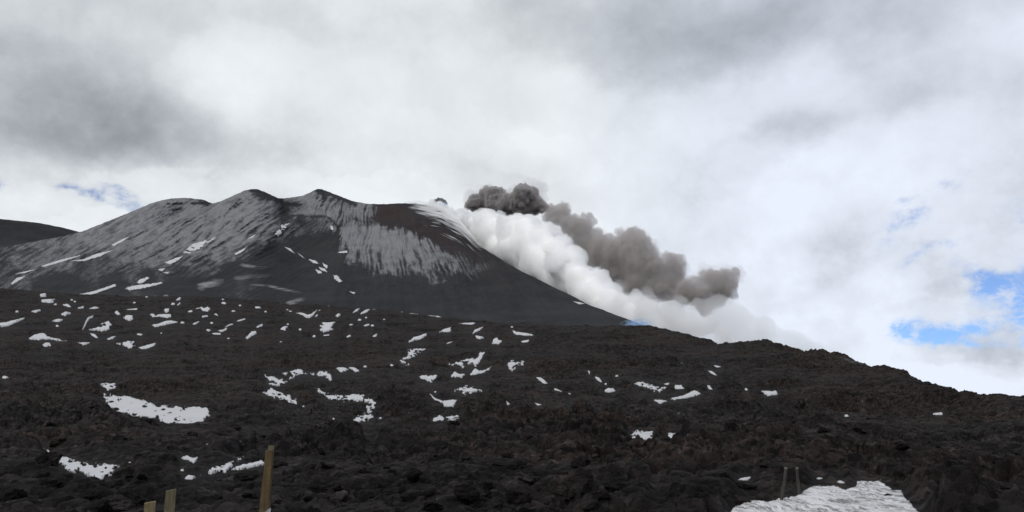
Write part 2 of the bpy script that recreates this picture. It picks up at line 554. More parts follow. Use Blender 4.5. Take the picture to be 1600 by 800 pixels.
# ------------------------------------------------------------------ snow patches (outlines read off the photograph, in its pixels)
# each: (where, label or None, outline); 'w' entries are (x, y, width)
G = 'ground'
M = 'mountain'
SNOW = [
 (G, 'broad ragged snow patch with dark rocks poking through, widest of the left lava field', [(161,617),(175,619),(185,622),(200,620),(222,628),(240,634),(262,636),(290,638),(322,637),(330,648),(318,660),(293,665),(262,664),(240,656),(212,652),(190,650),(176,643),(166,630)]),
 (G, 'small rounded snow patch just above the broad ragged snow patch', [(157,603),(165,600),(182,601),(180,608),(168,610)]),
 (G, 'hammock shaped snow patch low at the left edge, nearest snow to the wooden posts', [(67,702),(82,712),(100,717),(124,725),(150,727),(186,731),(172,743),(155,751),(132,744),(108,740),(98,729)]),
 (G, 'slanting snow ribbon rising towards the tall wooden post', [(324,741),(331,734),(347,731),(365,723),(380,716),(367,727),(356,736),(351,741),(343,738),(330,743)]),
 (G, 'low tail end of the snow ribbon left of the tall wooden post', [(288,750),(294,745),(306,747),(318,740),(310,745),(300,750)]),
 (G, 'thin broken snow strip touching the edge of the tall wooden post', [(362,736),(375,731),(392,727),(408,722),(414,727),(396,732),(380,735)]),
 (G, 'small forked snow patch above the slanting snow ribbon', [(283,718),(292,715),(301,719),(310,717),(303,727),(296,722)]),
 (G, 'bright S shaped snow drift curling round a dark lava mound', [(491,608.5),(502,612),(520,620),(538,621),(552,617.5),(566,618),(580,625),(590,632),(586,640),(578,646),(583,652),(576,658),(560,660),(552,659),(562,650),(574,645),(572,636),(576,630),(566,627),(548,627),(524,630),(514,626),(503,616)]),
 (G, 'arched snow drift bending over a mound above the S shaped drift', [(442,584),(458,579),(470,577.5),(480,582),(496,585),(500,580),(510,582),(517,587),(518,594),(512,593),(506,589),(494,586),(480,584),(468,585),(453,593),(452,589)]),
 (G, 'oval snow patch with rock holes left of the arched drift', [(418,599),(415,589),(424,591),(436,591),(448,598),(445,603.5),(433,604.5),(422,602)]),
 (G, 'fish shaped snow patch with a pointed tail left of the S shaped drift', [(411,615),(425,608.5),(436,614),(454,620),(455,625),(463,624),(464,633),(452,631),(443,625),(422,620)]),
 (G, 'left one of two short snow dabs right of the arched drift', [(526,575),(535,574.5),(545,578),(532,582)]),
 (G, 'right one of two short snow dabs right of the arched drift', [(545,574),(553,575),(562,580),(555,581)]),
 (G, 'small flat topped snow triangle alone below the S shaped drift', [(570,697),(588,696.5),(582,702),(574,701)]),
 (G, 'zigzag snow patch with a flat top edge in the middle of the lava field', [(637,546.5),(667,546.5),(656,552),(648,557),(640,561),(630,563.5),(640,570.5),(624,569.5),(625,562.5),(638,557)]),
 (G, 'small flat topped wedge of snow below the zigzag patch', [(651,590),(664,588),(683,588),(680,594),(673,598),(664,594)]),
 (G, 'feather shaped snow patch sweeping up to the right with ragged fringe', [(702,570),(712,569),(726,564),(740,561),(758,550),(754,560),(746,571),(736,575),(720,576),(712,574)]),
 (G, 'speckled snow scraps under the left end of the feather shaped patch', [(704,589.5),(710,582),(718,586),(727,586),(722,590)]),
 (G, 'broken snow strip under the right end of the feather shaped patch', [(734,587),(742,577),(749,581),(757,580),(767,575),(764,579),(755,583),(740,586)]),
 (G, 'blocky two lobed snow patch right of the feather shaped patch', [(791,573),(799,563),(808,566),(819,566),(818,573),(808,574),(800,582)]),
 (G, 'leaf shaped snow patch below the feather shaped patch', [(710,610),(726,604),(741,605),(754,610),(742,612),(726,617.5),(718,614)]),
 (G, 'hook shaped snow patch with a thin tail above the mid field', [(671,616),(680,624),(692,629),(702,627),(715,627),(708,636),(697,637),(692,632),(678,626)]),
 (G, 'flat ragged snow strip lowest in the middle of the field', [(673,658),(686,651),(698,653),(714,650),(722,655),(716,658),(700,660),(681,660)]),
 (G, 'upper piece of a broken diagonal snow line right of centre', [(838,590.5),(846,592),(855,599),(850,599),(842,595)]),
 (G, 'middle piece of a broken diagonal snow line right of centre', [(866,606.5),(878,610.5),(870,609.5),(866,608)]),
 (G, 'lowest piece of a broken diagonal snow line right of centre', [(886.5,615),(893,616.5),(890,618)]),
 (G, 'tiny upright snow dab below the leaf shaped patch', [(790,628),(797,633),(793,635)]),
 (G, 'tiny level snow dash below the broken diagonal snow line', [(834,631),(848,634),(840,635)]),
 (G, 'long snow patch sloping down to the right, largest of the right cluster', [(990,600),(1004,598),(1008,599),(1025,606),(1042,607),(1032,615),(1020,612),(1008,607)]),
 (G, 'snow streak rising to the right in the right cluster', [(1047,624),(1070,618),(1085,611),(1095,616),(1075,621),(1055,625)]),
 (G, 'small snow tongue at the bottom of the right cluster', [(1021,626),(1030,626),(1042,627.5),(1031,632)]),
 (G, 'speckled square snow patch in the middle of the right cluster', [(1054,603.5),(1064,603),(1070,609),(1055,610)]),
 (G, 'tiny snow dash above the right end of the long sloping patch', [(1035,601),(1046,599),(1044,602)]),
 (G, 'tiny angular snow fleck at the right end of the right cluster', [(1104,604),(1109,604),(1114,610),(1107,608)]),
 (G, 'lone comb shaped snow patch on the dark slope far right of the cluster', [(1190,612.5),(1205,613),(1213,612),(1215,616),(1200,619)]),
 (G, 'dome shaped white snow patch low in the right half, beside dark rocks', [(974,689),(985,681),(995,675),(1020,675),(1019,690),(1005,690),(998,686)]),
 (G, 'branching snow patch right beside the dome shaped one', [(1033,689),(1045,685),(1043,678),(1055,679),(1063,681),(1061,685),(1051,684),(1050,690)]),
 (G, 'upper of two small snow dashes high above the right cluster', [(1111,571),(1120,572),(1130,574),(1120,574.5)]),
 (G, 'lower of two small snow dashes high above the right cluster', [(1107,580),(1113,581),(1120,586),(1111,584)]),
 (G, 'upper fleck of a slanting snow chain left of the right cluster', [(918,579),(922,581),(921,585)]),
 (G, 'lower longer piece of a slanting snow chain left of the right cluster', [(929,589),(936,591),(941,598),(934,596)]),
 (G, 'small flat snow oval below the slanting chain', [(944,612),(950,607),(958,608),(961,612),(952,614)]),
 ('near', 'large dirty rippled snow patch in the right foreground around two thin stakes', [(1140,806),(1144,795),(1158,790),(1174,784),(1202,787),(1219,782),(1242,779),(1262,766),(1271,760),(1302,760),(1321,767),(1338,759),(1338,753),(1377,752),(1387,761),(1397,768),(1409,767),(1418,783),(1440,805),(1452,835),(1400,850),(1200,850),(1120,838)]),
 (G, 'thin snow streak left of the two thin stakes', [(1151,751),(1163,748.5),(1175,746.5),(1172,750),(1162,751.5)]),
 (G, 'little snow strip on the rocks behind the large dirty patch, left one', [(1272,750),(1281,749),(1290,750.5),(1280,752)]),
 (G, 'little snow strip on the rocks behind the large dirty patch, right one', [(1307,755),(1314,753.5),(1321,757),(1314,757.5)]),
 (G, 'lone small snow dash high on the far right slope', [(1456,646),(1473,645),(1472,648),(1463,648.5)]),
 # upper field
 (G, 'long thin snow streak cut by the left edge of the view', [(-5,506),(8,505),(20,502),(28,500),(38,497),(38,499),(30,502),(18,508),(10,511),(-5,511)]),
 (G, 'mitten shaped white snow patch of the upper left field', [(139,516),(150,513),(159,506),(169,503),(174,507),(170,515),(161,518),(156,517)]),
 (G, 'whale shaped snow patch with a long thin tail, upper left field', [(45,530),(54,524),(62,522),(69,521),(74,527),(80,529),(90,531),(103,534),(92,533),(78,531),(60,532),(48,531)]),
 (G, 'small snow oval under the whale shaped patch', [(66,540),(71,537),(78,537),(79,541),(70,542)]),
 (G, 'double barred snow patch below the mountain foot, far left', [(64,470),(86,468),(80,471),(85,472),(78,474),(65,473)]),
 (G, 'pointed snow patch left of the banana shaped drift', [(181,539),(190,537),(200,535),(209,535),(211,541),(205,546),(198,544),(190,540)]),
 (G, 'banana shaped snow drift on the upper left field', [(216,544),(228,542),(236,539),(244,537.5),(241,542),(232,545),(222,546)]),
 (G, 'caterpillar shaped flat snow patch left of centre on the upper field', [(235,491),(240,491),(243,494),(250,492),(267,492),(267,496),(260,497),(248,495),(238,495)]),
 (G, 'spindle shaped snow streak just under the caterpillar shaped patch', [(237,508),(248,507),(257,503),(268,502),(277,504.5),(266,506),(255,509),(243,511)]),
 (G, 'small snow block on top of the caterpillar shaped patch', [(256,484),(264,483),(264,487),(259,489)]),
 (G, 'bird shaped snow patch with a thin left wing, upper field', [(304,484.5),(315,482),(318,484),(324,481),(329,484),(325,487.5),(317,487),(313,483.5)]),
 (G, 'V shaped snow patch hanging in a hollow under the grey wisps', [(463,488),(474,489),(480,492),(486,491),(495,485),(490,492),(484,496),(478,495),(472,491)]),
 (G, 'star shaped ragged snow patch in the middle of the upper field', [(503,504),(512,505),(520,504),(524,503),(520,508),(517,513),(520,515),(505,519),(499,514),(505,513),(500,509),(507,510)]),
 (G, 'arrow shaped snow patch left of the star shaped one', [(438,513),(443,510),(451,508),(447,511),(446,516),(442,514)]),
 (G, 'rounded slanting snow patch below and left of the arrow shaped one', [(384,529),(388,524),(393,519),(400,518),(401,521),(393,526),(387,530)]),
 (G, 'slim slanting snow streak under the dark ash slope, right of its twin', [(563,491),(568,487),(576,484),(578,484),(574,488),(567,491)]),
 (G, 'slimmer slanting snow streak under the dark ash slope, left of its twin', [(551,489),(556,484.5),(562,482),(559,486),(553,489)]),
 (G, 'bright snow sliver on the rim where the ash slope meets the lava', [(669,488),(677,489.5),(690,494.5),(683,494.5),(672,491)]),
 (G, 'level snow bar on the lava rim below the ash slope', [(716,505.5),(743,504),(738,507.5),(725,506.5)]),
 (G, 'curved snow patch under the right end of the level bar', [(738,522),(741,516),(755,510.5),(751,515),(743,519)]),
 (G, 'small snow pennant under the curved patch', [(743,524.5),(756,527),(750,529),(745,528)]),
 (G, 'lumpy snow patch left of the level bar', [(687,517),(694,514),(704,511),(705,517),(697,518)]),
 (G, 'diagonal stair shaped snow patch above the zigzag patch', [(638,535),(646,528),(655,525),(666,520.5),(666,523),(658,530),(648,532),(640,536)]),
 (G, 'boot shaped snow patch right of the small pennant', [(769,538),(771,531),(776,528),(780,533),(785,534),(779,538)]),
 (G, 'thin snow line near the rim right of the boot shaped patch', [(801,517),(807,519),(820,520.5),(836,523.5),(825,524.5),(808,523),(803,521)]),
 (G, 'short snow dash under the thin snow line', [(814,534),(827,532),(826,535),(817,535.5)]),
 (G, 'thin curved chain of snow left of the mitten shaped patch', [(129,513),(131,508),(134,501),(137,496),(146,492),(146,493.5),(140,497),(136,503),(132,511)]),
]
SNOW += [(G, None, p) for p in [
 [(62,462),(71,460),(72,464),(64,465)], [(97,476),(105,475),(112,479),(108,479)], [(121,480),(131,477),(131,479),(123,481)],
 [(138,481),(148,479),(156,480),(148,481.5)], [(49,487),(57,485),(64,484),(63,486),(56,489)], [(95,491),(102,487),(111,488),(106,490),(102,493)],
 [(82,502),(89,499),(98,499),(95,502),(90,503)], [(140,521),(148,523),(153,528),(150,528),(146,526)], [(167,531),(175,527),(181,526),(176,530),(170,532)],
 [(121,536),(141,536),(134,539),(129,541),(128,538)], [(254,462),(259,458),(262,453),(264,454),(261,457),(263,460)], [(275,470),(279,467),(283,467),(281,470)],
 [(281,474),(282,476),(278,478),(276,478)], [(197,483),(206,483),(215,482),(214,484),(200,484)], [(193,496),(200,493),(207,494),(208,498),(203,501),(196,499)],
 [(179,488),(183,486),(188,491),(185,492)], [(292,488),(300,486.5),(301,488.5),(296,489)], [(315,495),(324,493),(325,495),(317,496.5)],
 [(334,490.5),(339,491),(341,493.5),(336,492)], [(300,507.5),(306,505),(312,502),(310,505),(305,508)], [(351,511),(357,508),(365,505.5),(363,507.5),(356,510)],
 [(368,502),(375,500),(384,498),(383,499.5),(374,502)], [(339,517),(348,516),(355,512.5),(354,516),(347,518.5)], [(331,521),(345,521),(345,522.8),(335,522.8)],
 [(398,480),(405,480),(408,481.5),(400,481.8)], [(400,511),(410,506),(411,508),(403,512)], [(492,494),(497,490),(496,493)], [(496,486.5),(501,484),(500,486)],
 [(511,476),(515,473),(514,475.5)], [(504,524),(509,523.5),(514,522.5),(515,523.8),(507,525)], [(524,494),(528,491),(532,491),(531,494),(528,496)],
 [(582,477.5),(588,479.5),(584,479.5)], [(545,507),(552,506.5),(549,509)], [(568,509),(576,506.5),(578,508),(571,510)], [(541,527),(546,523.5),(549,526),(543,528)],
 [(582,526),(590,521),(588,526),(585,527)], [(640,479),(650,480),(651,481.5),(643,480.8)], [(696,538),(701,535),(709,533.5),(702,536.5)],
 (87,476,6), (112,468,5), (117,470,5), (89,509,6), (229,464,5), (243,462,4), (270,476,7), (210,473,5), (331,505,6), (285,505,7), (326,517,7), (218,523,8),
 (350,474.5,8), (375,478,5), (365,487,7), (348,469,4), (252,521,4), (357,529,4), (449,483,4), (454,485,5), (469,513,5), (491,525,5), (562,500,6), (572,497,5),
 (582,509,6), (439,534,4), (800,511,5), (521,655,4), (594,654,5), (474,636,5), (285,737,6), (323,696,5), (202,725,5), (1036,779,8), (1024,773,5), (1322,650,7),
 (1348,628,5), (1064,569,6), (964,588,6), (1166,609,6), (946,601,5), (8,590,10), (27,487,6), (963,688,5), (740,646,5), (612,571,5), (571,573,6), (680,613,5),
 (1060,647,4), (450,505,4), (600,500,4), (628,487,4), (652,487,4), (415,487,5)]]
SNOW += [
 (M, 'upper streak of old snow high on the left flank of the volcano', [(174,383),(189,375),(203,369),(194,376),(178,384)]),
 (M, 'long pale snow streak across the left flank, middle one', [(110,408),(131,405),(150,397),(176,391),(157,400),(131,408)]),
 (M, 'long thin snow streak down the left flank beside the middle one', [(64,416),(87,408),(126,398.6),(113,404),(87,412),(68,417)]),
 (M, 'thin snow streak low on the left flank near the view edge', [(24,428),(40,424),(55,421),(40,426.5)]),
 (M, 'short snow hook at the bottom of the left flank', [(17,443),(26,434.5),(39,432),(30,438),(20,444)]),
 (M, 'largest bright snow field on the grey left face of the volcano', [(285,394),(300,382),(317,376),(337,371),(325,381),(307,391),(295,396)]),
 (M, 'narrow snow tail below the largest snow field of the left face', [(257,410),(270,405),(285,400),(280,406),(265,413)]),
 (M, 'small snow spot below the narrow tail, upper one', [(247,421),(258,419),(253,424)]),
 (M, 'small snow spot below the narrow tail, lower one', [(255,426),(265,424.5),(262,427.5)]),
 (M, 'faint snow streak right of the largest snow field', [(366,397),(376,391),(386,386),(380,392),(370,398)]),
 (M, 'faint snow streak high on the spur ridge', [(387,373),(400,366),(395,371)]),
 (M, 'bright slanting snow strip just under the crater rim', [(430,365),(440,352),(452,349),(445,358),(434,370)]),
 (M, 'long straight snow streak at the foot of the left face', [(122,460),(136,457.5),(150,454),(165,449),(180,443.5),(181,446.5),(170,451),(150,458),(136,461)]),
 (M, 'long jagged snow band at the foot of the grey face', [(196,451),(200,448.5),(215,445.5),(235,443.5),(253,440.5),(254,442.5),(240,446.5),(222,450.5),(203,453),(204,456),(200,452)]),
 (M, 'ragged snow spot above the long jagged band', [(214,441),(218,437),(230,433),(233,434),(226,440),(218,443)]),
 (M, 'topmost snow fleck of the chain on the dark ash cone', [(445,386),(453,388),(461,396),(456,394)]),
 (M, 'second snow fleck down the chain on the dark ash cone', [(465,395),(473,401),(476,404),(470,400)]),
 (M, 'flat snow fleck in the middle of the chain on the dark ash cone', [(482,405),(492,407),(498,412),(490,411)]),
 (M, 'brightest snow fleck of the chain on the dark ash cone', [(504,411),(512,415),(511,420),(506,416)]),
 (M, 'slanted snow fleck beside the brightest one on the ash cone', [(498,417),(508,420),(511,425),(502,422)]),
 (M, 'rounded snow fleck left of the slanted one on the ash cone', [(493,421),(502,424),(503,427),(497,427)]),
 (M, 'largest snow fleck, lowest of the bright chain on the ash cone', [(521,430),(527,431),(535,440),(530,441),(523,436)]),
 (M, 'lone snow fleck far down the dark ash slope', [(546,455.5),(555,457),(553,459.5)]),
 (M, 'tiny snow fleck at the right end of the crater rim', [(516,353),(520,353),(521,360),(517,358)]),
 (M, 'thin snow dash under the grooved grey slope', [(528,394),(542,391.5),(543,395),(530,395.5)]),
 (M, 'lone pale snow patch on the right edge of the bare ash slope', [(896,471),(905,472),(914,474.5),(905,475.5)]),
]

# ------------------------------------------------------------------ lava field: one polar ground sheet, built outwards from the viewpoint
RIDGE_PX = np.array([(-300,430),(-100,446),(0,452),(60,455),(130,462),(220,463),(300,462),(400,471),(460,478),(520,479),(600,484),(680,495),
                     (730,498),(800,501),(900,504),(960,508),(1040,519),(1100,531),(1180,541),(1240,548),(1300,558),(1360,572),(1420,586),
                     (1466,600),(1486,612),(1500,616),(1600,620),(1750,624),(1900,626)], float)
RIDGE_R = np.array([(-300,760),(-100,740),(0,700),(300,650),(500,560),(680,480),(900,420),(1040,330),(1240,240),(1400,180),(1470,150),(1500,125),(1600,110),(1900,100)], float)
_pa, _pe = ray(np.interp(np.arange(-300, 1901, 4.0), RIDGE_PX[:, 0], RIDGE_PX[:, 0]), np.interp(np.arange(-300, 1901, 4.0), RIDGE_PX[:, 0], RIDGE_PX[:, 1]))
_es = np.convolve(np.pad(_pe, 30, 'edge'), np.hanning(63)[1:-1] / np.hanning(63)[1:-1].sum(), 'valid')
_pr = np.interp(np.arange(-300, 1901, 4.0), RIDGE_R[:, 0], RIDGE_R[:, 1])
_rs = np.exp(np.convolve(np.pad(np.log(_pr), 30, 'edge'), np.hanning(63)[1:-1] / np.hanning(63)[1:-1].sum(), 'valid'))
E0, R0 = -0.1417, 12.0
_TG = np.array([0, .17, .29, .43, .58, .72, .87, 1.0])
_TL = np.array([0, .0906, .2003, .368, .562, .744, .890, 1.0])
_gs = np.linspace(0, 1, 801)
_ls = np.interp(_gs, _TG, _TL)
_k = np.ones(81) / 81
_pad = np.concatenate([_ls[0] - (_ls[1:41][::-1] - _ls[0]), _ls, _ls[-1] + (_ls[-1] - _ls[-41:-1][::-1])])
_ls = np.convolve(_pad, _k, 'valid')
_ls = (_ls - _ls[0]) / (_ls[-1] - _ls[0])


def ridge(phi, sharp=True):
    e = np.interp(phi, _pa, _pe if sharp else _es)
    r = np.interp(phi, _pa, _rs)
    w = sstep(np.abs(phi), 0.75, 1.5)
    return e * (1 - w) + 0.003 * w, r * (1 - w) + 160 * w


def r_of_e(phi, e):
    er, rr = ridge(phi, False)
    gg = (e - E0) / (er - E0)
    return R0 * (rr / R0) ** np.interp(gg, _gs, _ls)


def e_of_r(phi, r):
    er, rr = ridge(phi)
    l = np.log(np.maximum(r, 1e-3) / R0) / np.log(rr / R0)
    gg = np.interp(l, _ls, _gs)
    es = ridge(phi, False)[0]
    return E0 + (es - E0) * gg + (er - es) * sstep(gg, 0.72, 1.0), rr, er


def base_z(phi, r):
    e, rr, er = e_of_r(phi, r)
    z = np.where(r < R0, 0.0, EYE + e * r)
    zr = EYE + er * rr
    drop = np.where(zr > 20, 0.10, 0.05)
    zb = np.maximum(zr - drop * (r - rr) - 0.02 * (r - rr), np.minimum(zr - 2, zr * 0.55 - 6) - 0.002 * (r - rr))
    return np.where(r > rr, zb, z)


# one map over the picture of where the snow lies, so rock relief is calmer there
MASK = np.zeros((460, 1640), np.float32)     # y from 400, x from -20


def poly_sdf(P, X, Y):
    P = np.asarray(P, float)
    d = np.full(X.shape, 1e9)
    ins = np.zeros(X.shape, bool)
    for i in range(len(P)):
        ax, ay = P[i]
        bx, by = P[(i + 1) % len(P)]
        ex, ey = bx - ax, by - ay
        t = np.clip(((X - ax) * ex + (Y - ay) * ey) / (ex * ex + ey * ey + 1e-9), 0, 1)
        d = np.minimum(d, (X - ax - t * ex) ** 2 + (Y - ay - t * ey) ** 2)
        if ay != by:
            c = ((ay > Y) != (by > Y)) & (X < ex * (Y - ay) / (by - ay) + ax)
            ins ^= c
    d = np.sqrt(d)
    return np.where(ins, d, -d)


def as_poly(p):
    if isinstance(p, tuple):
        x, y, w = p
        a = np.linspace(0, 2 * np.pi, 10)[:-1]
        rs = np.random.default_rng(int(x * 31 + y))
        k = 0.7 + 0.6 * rs.random(9)
        return [(x + 0.46 * w * c * q, y + 0.18 * w * s * q + 0.12 * w * c * (k[0] - 1.0)) for c, s, q in zip(np.cos(a), np.sin(a), k)]
    return p


for where, lab, p in SNOW:
    if where == M:
        continue
    P = np.array(as_poly(p))
    x0, x1 = int(max(-20, P[:, 0].min() - 12)), int(min(1619, P[:, 0].max() + 12))
    y0, y1 = int(max(400, P[:, 1].min() - 10)), int(min(859, P[:, 1].max() + 14))
    if x1 <= x0 or y1 <= y0:
        continue
    X, Y = np.meshgrid(np.arange(x0, x1 + 1), np.arange(y0, y1 + 1))
    s = poly_sdf(P, X, Y)
    wpx = np.interp(P[:, 1].mean(), [460, 600, 700, 800], [4, 6, 9, 22])
    k = sstep(s, -wpx, 1.0)
    sub = MASK[y0 - 400:y1 - 399, x0 + 20:x1 + 21]
    np.maximum(sub, k, out=sub)
    sh = np.roll(k, 5, axis=0)
    sh[:5] = 0
    np.maximum(sub, sh * 0.8, out=sub)
FRONT = np.zeros_like(MASK)
for _n in range(3, 27, 3):
    FRONT[_n:] = np.maximum(FRONT[_n:], MASK[:-_n] * (1 - _n / 34))
WIDE = MASK.copy()
for _n in range(3):
    for ax in (0, 1):
        kk = (9, 17)[ax]
        c = np.cumsum(np.pad(WIDE, [(kk, kk) if ax == a_ else (0, 0) for a_ in (0, 1)], 'edge'), axis=ax)
        WIDE = (np.take(c, range(2 * kk, c.shape[ax]), ax) - np.take(c, range(0, c.shape[ax] - 2 * kk), ax)) / (2 * kk)
WIDE = np.clip(np.maximum(WIDE * 2.2, FRONT), 0, 1)


def mask_at(px, py, MASK=MASK):
    x = np.clip(px + 20, 0, 1638.0)
    y = np.clip(py - 400, 0, 458.0)
    ok = (px > -19) & (px < 1619) & (py > 400) & (py < 859)
    xi, yi = x.astype(int), y.astype(int)
    fx, fy = x - xi, y - yi
    v = (MASK[yi, xi] * (1 - fx) + MASK[yi, xi + 1] * fx) * (1 - fy) + (MASK[yi + 1, xi] * (1 - fx) + MASK[yi + 1, xi + 1] * fx) * fy
    return np.where(ok, v, 0)


GN = [  # wavelength, amplitude, distance from which it is fully present
    (170, 3.0, 500), (80, 2.2, 260), (37, 1.5, 130), (17, 0.9, 60), (7.5, 0.45, 28), (3.1, 0.16, 14)]
CN = [(26, 1.6, 260), (11, 1.0, 110), (4.6, 0.70, 46), (2.1, 0.55, 20), (1.0, 0.46, 9), (0.47, 0.33, 4), (0.22, 0.17, 3)]


def relief(x, y, r, m, mw):
    """(smooth undulation, rubble) above the base surface"""
    lo = np.zeros(x.shape, np.float32)
    for i, (w, a, rf) in enumerate(GN):
        k = a * sstep(r, rf * 0.12, rf)
        s = (np.abs(k) > 1e-4) & (r < w * 900)
        if s.any():
            n = gn2(x[s] / w, y[s] / w, 11 + i)
            if i in (1, 3, 4):
                n = 0.3 - 1.5 * np.abs(n)
            lo[s] += k[s] * n
    ro = np.zeros(x.shape, np.float32)
    patchy = 0.45 + 1.0 * sstep(gn2(x / 23.0, y / 23.0, 31) + 0.6 * gn2(x / 9.0, y / 9.0, 32), -0.35, 0.45)
    for i, (w, a, rf) in enumerate(CN):
        k = a * sstep(r, rf * 0.2, rf) * patchy
        s = (np.abs(k) > 1e-4) & (r < w * 700)
        if s.any():
            q, t = x[s] / w, y[s] / w
            q = q + 0.4 * gn2(q * 2.3, t * 2.3, 41 + i) + 0.15 * gn2(q * 6, t * 6, 45 + i)
            t = t + 0.4 * gn2(q * 2.3 + 9, t * 2.3, 51 + i)
            if i < 2:
                v = 0.75 * cells(q, t, 61 + i) + 0.4 * gn2(q * 1.3, t * 1.3, 81 + i)
            elif i == 2:
                v = 0.4 * blocks(q, t, 61 + i) + 0.7 * cells(q * 0.8 + 3.3, t * 0.8, 71 + i)
            else:
                v = np.maximum(blocks(q, t, 61 + i) * 0.75, cells(q * 0.8 + 3.3, t * 0.8, 71 + i) * 1.15)
            ro[s] += k[s] * (v - 0.3)
    ro = ro * (1 - 0.88 * m)
    lo = lo * (1 - 0.9 * mw)
    near = sstep(r, 4, 10)
    return lo * near, ro * near


def ground_point(phi, r):
    x, y = np.sin(phi) * r, np.cos(phi) * r
    z = base_z(phi, r)
    px, py = project(x, np.maximum(y, 0.5), z)
    m = np.where(y > 1, mask_at(px, py), 0)
    mw = np.where(y > 1, mask_at(px, py, WIDE), 0)
    mf = np.where(y > 1, mask_at(px, py, FRONT), 0)
    lo, ro = relief(x, y, r, np.maximum(m, 0.75 * mf), np.maximum(m, mw))
    return x, y, z + lo, ro


mat_ground = mat_lava('lava')
# columns: fine inside the view, coarse round the back
fine = np.linspace(-0.63, 0.63, 1250)
side = np.linspace(0.63, 2 * np.pi - 0.63, 150)[1:-1]
phi = np.concatenate([fine, side, [2 * np.pi - 0.63]])
NC = len(phi)
gfr = np.concatenate([np.linspace(0, 1, 760)])
rows_near = np.concatenate([[0.02], np.geomspace(0.6, R0, 40)[:-1]])
rows_far = np.geomspace(1.012, 40, 70)
PH = np.broadcast_to(phi, (1, NC))
phn = np.where(phi > np.pi, phi - 2 * np.pi, phi)
er, rr = ridge(phn)
# spacing by picture height in the visible part
Rv = R0 * (rr[None] / R0) ** np.interp(gfr, _gs, _ls)[:, None]
Rn = np.broadcast_to(rows_near[:, None], (len(rows_near), NC))
Rf = rr[None] * rows_far[:, None] ** 1.05
RR = np.concatenate([Rn, Rv, Rf], 0)
PHI = np.broadcast_to(phn[None], RR.shape)
gx, gy, gz, gro = ground_point(PHI.ravel(), RR.ravel())
gV = np.stack([gx, gy, gz + gro], -1)
gQ = grid_faces(RR.shape[0], NC)
me = mesh_np('ground', gV, gQ)
ground = tag(link('ground', me, mat_ground), kind='structure')

# ------------------------------------------------------------------ the volcano
TOP_PX = np.array([(-160,398),(-60,392),(0,388),(50,378),(100,369),(130,361),(170,345),(200,333),(235,318),(252,313),(268,310),(290,309),(318,312),(332,318),
                   (345,314.5),(370,303),(383,297.5),(395,295),(403,296),(412,299),(425,305),(434,309.5),(442,310),(458,308),(472,306),(485,300.5),(491,297),(497,295),(504,296),
                   (512,299),(530,306),(550,314),(575,318.5),(600,319),(625,317.5),(650,318),(690,326),(715,344),(745,381),(790,410),(840,436),
                   (880,456),(920,476),(960,491),(1000,506),(1040,519),(1080,531),(1140,548)], float)
R_BOT = np.array([(-160,1050),(0,980),(200,930),(400,900),(600,840),(800,760),(960,640),(1040,560),(1140,520)], float)
R_TOP = np.array([(-160,1700),(0,1850),(130,2150),(285,2350),(330,2300),(360,2080),(395,2020),(440,2080),(500,2050),(560,2020),(640,1950),(690,1850),(745,1700),(800,1500),(880,1270),(1000,960),(1040,860),(1140,760)], float)
MX0, MX1 = -160, 1135
_RX = np.arange(-160, 1141, 4.0)
_RS = np.convolve(np.pad(np.interp(_RX, R_TOP[:, 0], R_TOP[:, 1]), 15, 'edge'), np.hanning(33)[1:-1] / np.hanning(33)[1:-1].sum(), 'valid')


def blobf(x, y, cx, cy_, rx, ry, rot=0.0):
    c, s = math.cos(math.radians(rot)), math.sin(math.radians(rot))
    a, b = (x - cx) * c + (y - cy_) * s, -(x - cx) * s + (y - cy_) * c
    return np.exp(-(a / rx) ** 2 - (b / ry) ** 2)


def streaks(x, y, seed, fine=4.2, lng=26.0):
    """noise drawn out along the fall line of each flank (picture units)"""
    wx = x + 8 * gn2(x / 34, y / 34, seed + 5) + 3.2 * gn2(x / 11, y / 11, seed + 7) + 1.1 * gn2(x / 4, y / 4, seed + 8)
    s1 = wx * 0.50 + y * 0.866
    a1 = -wx * 0.866 + y * 0.50
    n1_ = 0.6 * gn2(s1 / (fine * 0.7), a1 / lng, seed) + 0.75 * gn2(s1 / (fine * 0.36), a1 / (lng * 0.4), seed + 1) + 0.45 * gn2(s1 / (fine * 2.6), a1 / (lng * 2), seed + 2)
    s2 = (wx - 600) / np.maximum(y - 130, 60) * 240
    f2 = fine * 1.25
    rid = 0.45 - 1.7 * np.abs(gn2(s2 / (f2 * 1.7), y / (lng * 1.3), seed + 3))
    n2_ = 0.75 * rid + 0.55 * gn2(s2 / (f2 * 0.55), y / (lng * 0.42), seed + 4) + 0.4 * gn2(s2 / (f2 * 0.3), y / (lng * 0.2), seed + 9) + 0.35 * gn2(s2 / (f2 * 3.2), y / (lng * 2), seed + 6)
    w = sstep(x, 450, 530)
    return n1_ * (1 - w) + n2_ * w


def rib_field(x, y):
    s1 = (x + 6 * gn2(x / 32, y / 32, 341) + 2.2 * gn2(x / 9, y / 9, 347)) * 0.50 + y * 0.866
    a1 = -x * 0.866 + y * 0.50
    s2 = (x + 7 * gn2(x / 34, y / 34, 351) + 2.2 * gn2(x / 9, y / 9, 352) - 600) / np.maximum(y - 130, 60) * 240
    w = sstep(x, 450, 530)
    return ribs(s1, a1, 371, 6.5, 46) * (1 - w) + ribs(s2, y, 381, 6.5, 42) * w


